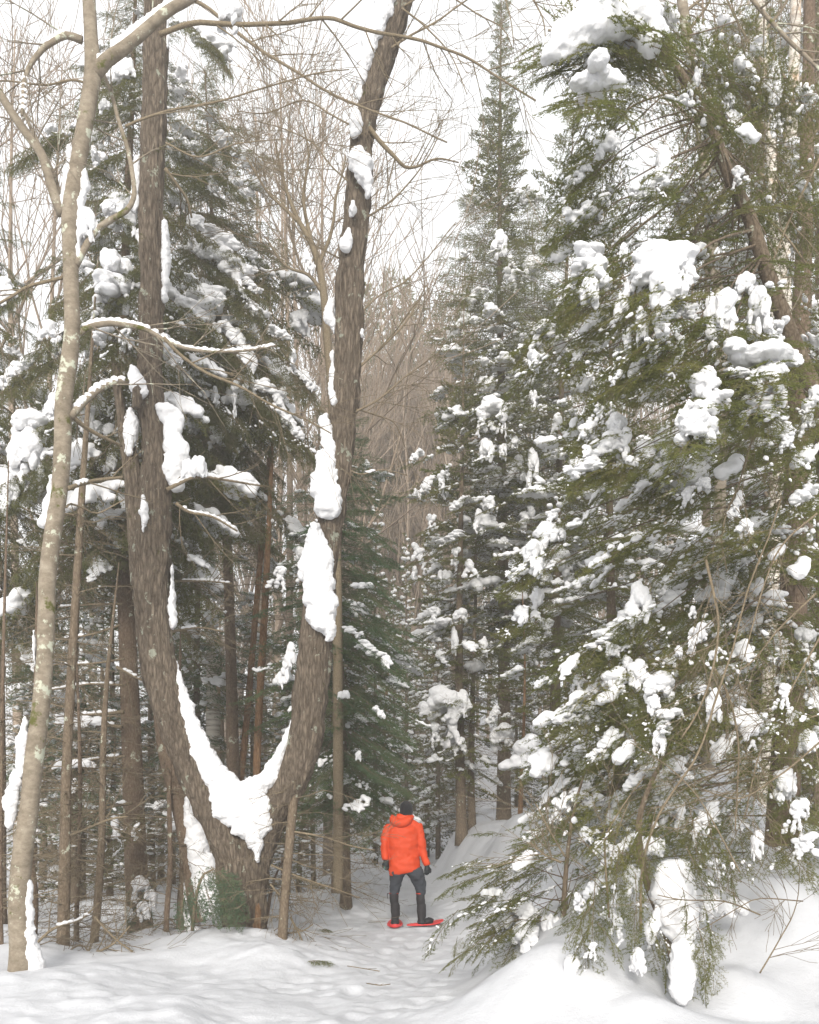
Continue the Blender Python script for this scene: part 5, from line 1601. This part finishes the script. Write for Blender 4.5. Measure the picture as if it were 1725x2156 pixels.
put_clump(sp, 'pad', W(160, 1608, 12.8), .6, .2, .16)
sp2 = bpy.data.objects['spruce_tree.001']
SP2 = [(390, 300, 56, 24, 'p'), (465, 297, 66, 28, 'f'), (462, 350, 36, 30, 'f'), (445, 385, 44, 34, 'f'), (490, 372, 36, 36, 'f'), (410, 335, 40, 16, 'p'), (455, 92, 80, 44, 'd'), (470, 500, 80, 50, 'd'), (480, 545, 100, 70, 'd'), (500, 600, 60, 70, 'f'), (415, 520, 34, 40, 'd'),
       (425, 630, 110, 50, 'c'), (425, 665, 130, 60, 'f'), (455, 700, 60, 50, 'f'), (490, 700, 60, 50, 'd'), (515, 740, 60, 70, 'd'), (528, 790, 56, 60, 'f'), (570, 820, 60, 44, 'd'), (585, 850, 44, 40, 'f'), (602, 880, 50, 40, 'd'), (622, 905, 44, 40, 'd'),
       (455, 838, 36, 40, 'f'), (494, 855, 26, 50, 'f'), (480, 892, 24, 26, 'c'), (615, 760, 50, 40, 'f'), (540, 650, 50, 30, 'd'), (590, 700, 50, 30, 'd'), (650, 800, 30, 40, 'd'), (430, 60, 40, 30, 'p'), (530, 600, 40, 30, 'd')]
for (u, v, w_, h_, kd) in SP2:
    Y = 14.2
    s = Y / F
    put_clump(sp2, CLK[kd], W(u, v, Y), w_ * s * 1.1, w_ * s * .8, h_ * s * 1.1, rg.uniform(0, 6.28) if kd != 'd' else 0, False)
    for j in range(2):
        d = np.array([rg.uniform(.2, .9), -.5, -rg.uniform(.4, 1)])
        d /= np.linalg.norm(d)
        put_bough(sp2, 'spr', W(u, v, Y) - d * .5 + np.array([0, 0, -h_ * s * .3]), d, rg.uniform(.45, .7), 1 if rg.random() < .5 else 0)
# snow on the hemlock right of the forked tree and on the spire fir
hk = bpy.data.objects['hemlock_tree']
for (u, v, w_, h_, kd) in [(603, 1398, 40, 90, 'd'), (592, 1214, 50, 44, 'f'), (762, 1232, 44, 18, 'p'), (780, 1365, 60, 36, 'd'), (815, 1392, 28, 30, 'c'), (745, 1330, 40, 26, 'd'), (725, 1462, 28, 24, 'p'), (800, 1500, 30, 30, 'd'), (755, 1590, 14, 22, 'c'), (590, 1600, 30, 26, 'c'), (612, 1620, 20, 16, 'f')]:
    s = 13.6 / F
    put_clump(hk, CLK[kd], W(u, v, 13.6), w_ * s, w_ * s * .7, h_ * s, 0, u < 700)
    if u > 620:
        put_bough(hk, 'hem', W(u - 30, v - 10, 13.8), (.8, -.3, -.55), .5, 0)
for i, (u, v, L, dz) in enumerate([(720, 1080, .8, -.7), (730, 1180, .9, -.8), (740, 1280, .9, -.8), (735, 1380, .9, -.75), (735, 1450, .9, -.7), (740, 1540, .8, -.6), (745, 1600, .8, -.6), (770, 1620, .7, -.5), (720, 1000, .6, -.8), (750, 1130, .6, -.9), (770, 1430, .7, -.8), (760, 1330, .7, -.9), (780, 1560, .6, -.6)]):
    put_bough(hk, 'hem', W(u, v, 14.0), (1, -.35, dz), L * .75, 0)
SPI = [(1052, 510, 34, 48, 'c'), (1040, 858, 60, 46, 'c'), (1012, 882, 44, 46, 'f'), (1062, 888, 24, 40, 'f'), (1123, 972, 24, 56, 'c'), (1112, 1020, 36, 46, 'f'), (1175, 900, 40, 50, 'f'), (1126, 845, 24, 40, 'f'), (1138, 866, 30, 24, 'f'), (1025, 945, 32, 44, 'c'), (1060, 948, 22, 28, 'c'), (1085, 930, 20, 24, 'c'),
       (970, 1295, 32, 28, 'c'), (925, 1315, 70, 22, 'p'), (1020, 1358, 20, 34, 'c'), (930, 1388, 50, 30, 'f'), (1112, 1378, 36, 40, 'f'), (957, 1345, 16, 50, 'c'), (935, 1478, 76, 68, 'c'), (975, 1478, 36, 50, 'c'), (895, 1492, 26, 30, 'c'), (955, 1545, 50, 64, 'f'), (972, 1572, 34, 34, 'f'), (915, 1545, 40, 40, 'f'),
       (1057, 1548, 50, 50, 'c'), (1037, 1505, 28, 34, 'd'), (880, 1165, 34, 40, 'f'), (872, 1210, 30, 30, 'f'), (1010, 1100, 40, 50, 'f'), (1030, 1060, 30, 30, 'c'), (965, 1060, 40, 30, 'd'), (930, 1015, 34, 40, 'f'), (890, 1030, 30, 36, 'd'), (905, 1100, 30, 30, 'f'), (875, 960, 30, 30, 'd'), (950, 1130, 50, 24, 'd'), (990, 1200, 40, 36, 'f')]
for (u, v, w_, h_, kd) in SPI:
    Y = 19.3
    s = Y / F
    put_clump(spire, CLK[kd], W(u, v, Y), w_ * s * 1.15, w_ * s, h_ * s * 1.15, rg.uniform(0, 6.28) if kd != 'd' else 0, kd == 'd')
    d = np.array([(-.9 if u < 1057 else .9), -.5, -.4])
    d /= np.linalg.norm(d)
    put_bough(spire, 'mid', W(u, v, Y) - d * .5 + np.array([0, 0, -h_ * s * .35]), d, .5, 1 if rg.random() < .6 else 0)

# fallen bits on the trail
for i, (u, v, Y, L, lab) in enumerate([(672, 2033, 10.2, .28, 'fallen green fir sprig lying on the snow left of the trail'), (690, 1915, 13.4, .3, 'small fallen fir sprig on the snow left of the person')]):
    p = W(u, v, Y)
    p[2] = h1(p[0], p[1]) + .03
    t_ = thing('fallen_sprig', p, lab, 'twig')
    for a in (0, .5, -.5):
        put_bough(t_, 'near', p + np.array([-.12, 0, 0]), (1, a, -.02), L, 0)
for i, (u, v, Y, pts, lab) in enumerate([(770, 2045, 10.0, [(730, 2035), (770, 2044), (800, 2055)], 'thin dead twig lying across the snowy trail'), (806, 2090, 9.0, [(770, 2075), (800, 2088), (822, 2085)], 'forked bare twig lying on the near part of the trail'), (795, 1908, 14.0, [(775, 1906), (800, 1912), (812, 1911)], 'little dark stick on the snow left of the person')]):
    p = W(u, v, Y)
    p[2] = h1(p[0], p[1])
    t_ = thing('fallen_twig', p, lab, 'twig')
    rgt = np.random.default_rng(i)
    q = []
    for (a_, b_) in pts:
        x = (a_ - CU) / F * Y
        y = Y + (b_ - v) * -.012
        q.append([x, y, h1(x, y) + .03])
    mb = MB()
    tube(mb, at(t_, resample(np.array(q), .05)), .005, 5)
    P0 = [at(t_, q[1])] * 3
    P1 = [P0[0] + rgt.normal(0, .09, 3) * [1, 1, .15] for _ in range(3)]
    prisms(mb, P0, P1, .003, .002)
    link('stick', mb.mesh('stick', M_TWIG), t_)
# low dead branches beside the trail on the left, and brush in the far left corner
db = thing('dead_branch', W(610, 1960, 11.4), 'dead fallen branch with fine side twigs right of the forked base', 'branch')
for i, pts in enumerate([[(560, 1960), (600, 1965), (640, 1958), (660, 1945)], [(575, 1820), (640, 1850), (700, 1870), (760, 1890)], [(620, 1750), (680, 1760), (740, 1780), (790, 1790)], [(570, 1860), (600, 1890), (650, 1895)], [(610, 1930), (640, 1990), (650, 2040)]]):
    twiggy(db, pts, 11.4, 5, 2, n=9, seed=240 + i, tl=(.2, .6), lvl=1)
dl = thing('dead_branch', W(150, 2000, 10.6), 'long fallen dead limb slanting up through the thin trunks at the left', 'branch')
for i, (pts, a) in enumerate([([(140, 2045), (190, 2010), (240, 1985), (275, 1950)], 8), ([(-10, 2050), (20, 2035), (70, 1990), (110, 1955), (170, 1935), (210, 1900)], 9), ([(200, 1930), (240, 1970), (290, 2010), (320, 2045)], 5), ([(150, 1760), (230, 1725), (270, 1718)], 6), ([(100, 2040), (170, 1990), (200, 2040)], 4)]):
    twiggy(dl, pts, 10.8, a, 3, n=11, seed=260 + i, tl=(.25, .7), lvl=1, snow=.15)

# ================================================================== THE PERSON
PX, PY = -.057, 13.6
PZ = h1(PX, PY) + .0
pr = thing('person', (PX, PY, PZ), 'person seen from behind in an orange jacket, black beanie and red snowshoes on the trail', 'person')
K = .001088
def pp(x, y, dy=0.0):
    return np.array([(x - 590) * K, dy, (1868 - y) * K])
def loft(mb, secs, k=28):
    """secs: (x, y, half width px, half depth m, dy)"""
    S = resample(np.array([[*pp(s[0], s[1], s[4]), s[2] * K, s[3]] for s in secs]), .02)
    a = np.arange(k) / k * 2 * math.pi
    P = S[:, :3]
    T, A, B = frames(P)
    V = P[:, None] + A[:, None] * (np.cos(a)[None, :, None] * S[:, 3][:, None, None]) + B[:, None] * (np.sin(a)[None, :, None] * S[:, 4][:, None, None])
    n = len(P)
    i = np.arange(n - 1)[:, None] * k
    j = np.arange(k)[None]
    j2 = (j + 1) % k
    q = np.stack([i + j, i + j2, i + k + j2, i + k + j], 2).reshape(-1, 4)
    V = np.vstack([V.reshape(-1, 3), P[-1:], P[:1]])
    e = n * k
    t = [(e - k + c, e - k + (c + 1) % k, e) for c in range(k)] + [((c + 1) % k, c, e + 1) for c in range(k)]
    mb.add(V, q, np.array(t))
def part(name, lofts, mat, voxel=.01, sm=3, amp=0, ns=12, blobs=(), label=None, seed=0):
    mb = MB()
    for l in lofts: loft(mb, l)
    for (x, y, dy, rx, ry, rz) in blobs:
        mb.add(ICO3[0] * np.array([rx, ry, rz]) + pp(x, y, dy), t=ICO3[1])
    o = link(name, mb.mesh(name, mat), pr, None, label)
    remesh_later(o, voxel, sm, amp, ns, seed)
    return o
# the body under the clothes: head, neck, trunk, arms and legs in one surface
part('body', [[(598, 440, 40, .055, 0), (600, 380, 42, .055, .01)],
              [(590, 560, 110, .06, 0), (590, 700, 120, .08, 0), (588, 900, 120, .08, 0), (590, 1080, 120, .09, 0)],
              [(360, 620, 36, .04, 0), (322, 780, 34, .04, .0), (330, 1000, 26, .03, -.02)], [(760, 610, 36, .04, 0), (812, 800, 34, .04, 0), (868, 1060, 26, .03, -.02)],
              [(480, 1120, 60, .07, 0), (450, 1400, 42, .05, -.01), (452, 1750, 34, .04, .02)], [(710, 1120, 60, .07, 0), (785, 1400, 42, .05, -.01), (798, 1750, 34, .04, .02)],
              [(370, 620, 36, .04, 0), (590, 570, 40, .05, 0), (750, 620, 36, .04, 0)], [(478, 1130, 60, .07, 0), (710, 1130, 60, .07, 0)]],
     M_SKIN, .012, 2, blobs=[(600, 340, .0, .072, .09, .105), (600, 360, .095, .014, .02, .02), (524, 356, .0, .012, .02, .03), (676, 356, .0, .012, .02, .03)])
part('knit_hat', [[(602, 412, 82, .098, 0), (600, 360, 87, .105, 0), (600, 300, 85, .105, 0), (600, 255, 70, .085, 0), (600, 232, 44, .05, 0), (600, 222, 16, .02, 0)]], M_KNIT, .008, 2, .008, 30)
jk = part('jacket', [[(584, 1172, 203, .150, 0), (578, 1140, 208, .155, 0), (574, 1050, 205, .15, 0), (572, 930, 200, .145, 0), (568, 830, 196, .14, -.01), (568, 720, 205, .14, -.01), (568, 630, 215, .135, -.01), (572, 570, 215, .12, 0), (580, 520, 165, .10, 0), (590, 480, 90, .08, 0), (595, 450, 60, .07, 0)],
      [(385, 585, 60, .075, 0), (480, 530, 60, .08, 0), (590, 500, 60, .08, 0), (690, 530, 60, .08, 0), (750, 580, 60, .075, 0)],
      [(395, 570, 70, .075, 0), (350, 620, 66, .075, 0), (325, 720, 58, .07, 0), (318, 820, 54, .065, -.01), (320, 900, 48, .06, -.02), (325, 1000, 42, .05, -.04)],
      [(735, 550, 70, .075, 0), (770, 610, 66, .075, 0), (792, 720, 62, .07, 0), (805, 830, 58, .065, -.01), (832, 930, 50, .06, -.02), (876, 1070, 42, .05, -.04)]],
     M_JACKET, .009, 2, .036, 11, seed=3)
part('hood', [[(420, 440, 26, .05, .02), (440, 480, 60, .075, -.06), (500, 515, 60, .075, -.10), (560, 512, 60, .075, -.10), (620, 480, 56, .07, -.08), (670, 440, 30, .055, .0)],
              [(480, 450, 60, .06, -.02), (600, 440, 60, .07, -.03), (660, 440, 50, .06, 0)]], M_JACKET, .009, 3, .015, 12, seed=5)
part('trousers', [[(585, 1090, 190, .14, 0), (590, 1140, 195, .14, 0), (600, 1180, 190, .13, 0)],
      [(490, 1130, 100, .13, 0), (470, 1200, 92, .12, 0), (455, 1290, 78, .10, .01), (448, 1370, 76, .095, .01), (445, 1420, 66, .08, .01), (440, 1450, 58, .07, .01)],
      [(700, 1130, 108, .13, 0), (735, 1200, 104, .12, 0), (772, 1290, 86, .10, .01), (785, 1360, 74, .095, .01), (785, 1420, 66, .08, .01), (784, 1450, 60, .07, .01)]],
     M_TROUSER, .009, 2, .045, 13, seed=9)
for gx, gx2, ys in ((436, 456, (1430, 1740)), (786, 800, (1430, 1760))):
    part('gaiter', [[(gx, ys[0], 60, .075, .01), (gx + 2, 1500, 60, .075, .0), (gx + 8, 1580, 56, .07, .0), (gx + 14, 1590, 62, .075, .0), (gx2, 1680, 60, .075, .0), (gx2, ys[1], 56, .075, .01)]], M_GAITER, .009, 2, .014, 14, seed=gx)
    part('gaiter_trim', [[(gx, ys[0] + 2, 62, .078, .01), (gx, ys[0] + 18, 62, .078, .01)]], M_REDTRIM, .006, 0)
part('strap', [[(350, 1440, 5, .005, 0), (352, 1505, 5, .005, -.01)], [(350, 1442, 5, .005, 0), (378, 1438, 5, .005, -.01)]], M_GAITER, .004, 0)
# boots: left foot points away, right foot points to the right
part('boot', [[(452, 1700, 52, .06, .0), (452, 1790, 50, .07, .02), (452, 1830, 52, .08, .03)]], M_BOOT, .008, 2, .006, 20, blobs=[(452, 1825, .10, .05, .14, .045), (452, 1825, -.03, .055, .06, .045)])
part('boot', [[(800, 1700, 52, .06, .0), (800, 1780, 50, .065, .0), (802, 1820, 52, .07, .0)]], M_BOOT, .008, 2, .006, 20, blobs=[(850, 1812, .03, .12, .06, .04), (800, 1822, -.01, .06, .055, .045), (900, 1795, .06, .07, .05, .035)])
# gloves with five fingers
def glove(wx, wy, tx, ty, thumb, seed, teal=False):
    w0, t0 = pp(wx, wy, -.04), pp(tx, ty, -.06)
    ax = (t0 - w0)
    ln = np.linalg.norm(ax)
    ax = ax / ln
    sd_ = np.cross(ax, [0, 1, 0])
    sd_ /= np.linalg.norm(sd_)
    E = MB()
    S = [w0, w0 + ax * ln * .25, w0 + ax * ln * .5]
    tube(E, np.array([w0 - ax * .03, w0 + ax * ln * .1, w0 + ax * ln * .3, w0 + ax * ln * .5, w0 + ax * ln * .56]), np.array([.034, .034, .038, .040, .03]), 14)
    fl = [.40, .48, .46, .36]
    for i in range(4):
        o_ = sd_ * (-.027 + .018 * i)
        p0 = w0 + ax * ln * .45 + o_
        p1 = p0 + ax * ln * fl[i] * .5
        p2 = p1 + ax * ln * fl[i] * .35 + np.array([0, .018, 0])
        p3 = p2 + ax * ln * .06 + np.array([0, .018, 0])
        tube(E, np.array([p0, p1, p2, p3]), np.array([.0115, .011, .0105, .008]), 8)
    p0 = w0 + ax * ln * .15 + sd_ * thumb * .03
    tube(E, np.array([p0, p0 + sd_ * thumb * .025 + ax * .03, p0 + sd_ * thumb * .026 + ax * .06, p0 + sd_ * thumb * .018 + ax * .08]), np.array([.014, .013, .012, .009]), 8)
    o = link('glove', E.mesh('glove', M_GLOVE), pr)
    remesh_later(o, .005, 1)
    if teal:  # small teal object held in the hand, built as a plain lump
        mb = MB()
        mb.add(ICO2[0] * np.array([.012, .018, .045]) + w0 + ax * ln * .55 + sd_ * (-.028), t=ICO2[1])
        link('held_object', mb.mesh('held_object', M_TEAL), pr, None, 'small teal object held in the left glove')
glove(330, 1005, 352, 1145, -1, 1, True)
glove(872, 1075, 866, 1205, 1, 2)
# snowshoes: a plastic deck with a raised rim, binding and heel opening
def snowshoe(cx, cy, cyd, ang, lab, tilt=0.0):
    org = pp(cx, cy, cyd)
    n = 48
    a = np.arange(n) / n * 2 * math.pi
    Lh, Wh = .29, .105
    xs = Lh * np.cos(a)
    ys = Wh * np.sin(a) * (1 + .12 * np.cos(a))
    zs = .02 * np.clip(np.cos(a), 0, 1) ** 2 * 2.2
    ca, sa = math.cos(ang), math.sin(ang)
    def tr(P):
        P = np.asarray(P, float)
        x = P[:, 0] * ca - P[:, 1] * sa
        y = P[:, 0] * sa + P[:, 1] * ca
        return np.stack([x, y, P[:, 2] + P[:, 0] * math.tan(tilt)], 1) + org
    P = np.stack([xs, ys, zs], 1)
    mb = MB()
    ring = np.vstack([P, P[:2]])
    tube(mb, tr(ring), .011, 8, cap=False)
    for xx in (-.2, -.13, .02, .16, .2):
        yy = Wh * math.sqrt(max(0, 1 - (xx / Lh) ** 2)) * .97
        tube(mb, tr([[xx, -yy, .004], [xx, 0, .012], [xx, yy, .004]]), .010, 6)
    for yy in (-.055, .055):
        tube(mb, tr([[-.24, yy * .6, .004], [-.1, yy, .008], [.1, yy, .008], [.24, yy * .6, .03]]), .010, 6)
    # deck plates with openings
    for x0, x1 in ((-.27, -.14), (.1, .27)):
        m_ = 8
        g = []
        for i in range(m_ + 1):
            xx = x0 + (x1 - x0) * i / m_
            yy = Wh * math.sqrt(max(0, 1 - (xx / Lh) ** 2)) * .95
            z_ = .004 + (.044 * (max(0, xx) / Lh) ** 2)
            g += [[xx, -yy, z_], [xx, yy, z_], [xx, -yy, z_ + .006], [xx, yy, z_ + .006]]
        q = []
        for i in range(m_):
            b_ = i * 4
            q += [[b_, b_ + 1, b_ + 5, b_ + 4], [b_ + 2, b_ + 6, b_ + 7, b_ + 3]]
        mb.add(tr(g), np.array(q))
    o = link('snowshoe', mb.mesh('snowshoe', M_SHOE), pr, None, lab)
    m2 = MB()
    tube(m2, tr([[-.05, -.06, .02], [-.05, 0, .035], [-.05, .06, .02]]), .012, 6)
    tube(m2, tr([[.07, -.055, .02], [.07, -.03, .085], [.07, .03, .085], [.07, .055, .02]]), .010, 6)
    link('binding', m2.mesh('binding', M_BOOT), o)
snowshoe(450, 1852, .04, math.pi / 2, 'red plastic snowshoe pointing away under the left boot')
snowshoe(850, 1850, .08, .50, 'red plastic snowshoe turned out to the right under the right boot')
flush()
# one label each inside the groups of far trees: told apart by their order across the view
grp = {}
for o in bpy.data.objects:
    if o.parent is None and o.get('group'): grp.setdefault(o['group'], []).append(o)
ORD = ['first', 'second', 'third', 'fourth', 'fifth', 'sixth', 'seventh', 'eighth', 'ninth', 'tenth']
for g, L_ in grp.items():
    L_.sort(key=lambda o: o.location.x / o.location.y)
    for i, o in enumerate(L_):
        if i < 10: o['label'] = o['label'] + ', ' + ORD[i] + ' from the left'
# haze volume, added to lift the forest's dark shade and fade the far wood
hz = MB()
hv = np.array([[x, y, z] for x in (-150, 150) for y in (-5.5, 250) for z in (-3, 60)], float)
hz.add(hv, np.array([[0, 1, 3, 2], [4, 6, 7, 5], [0, 4, 5, 1], [2, 3, 7, 6], [0, 2, 6, 4], [1, 5, 7, 3]]))
mh_ = bpy.data.materials.new('haze')
mh_.use_nodes = True
th = mh_.node_tree
th.nodes.clear()
vo_ = th.nodes.new('ShaderNodeVolumePrincipled')
vo_.inputs['Color'].default_value = (1.0, .98, .95, 1)
vo_.inputs['Density'].default_value = HAZE
vo_.inputs['Anisotropy'].default_value = .3
ho_ = th.nodes.new('ShaderNodeOutputMaterial')
th.links.new(vo_.outputs[0], ho_.inputs['Volume'])
link('haze', hz.mesh('haze', mh_, False), None, 'stuff')
print('objects', len(bpy.data.objects), 'tris', sum(len(m.loops) - 2 * len(m.polygons) for m in bpy.data.meshes if m.users))
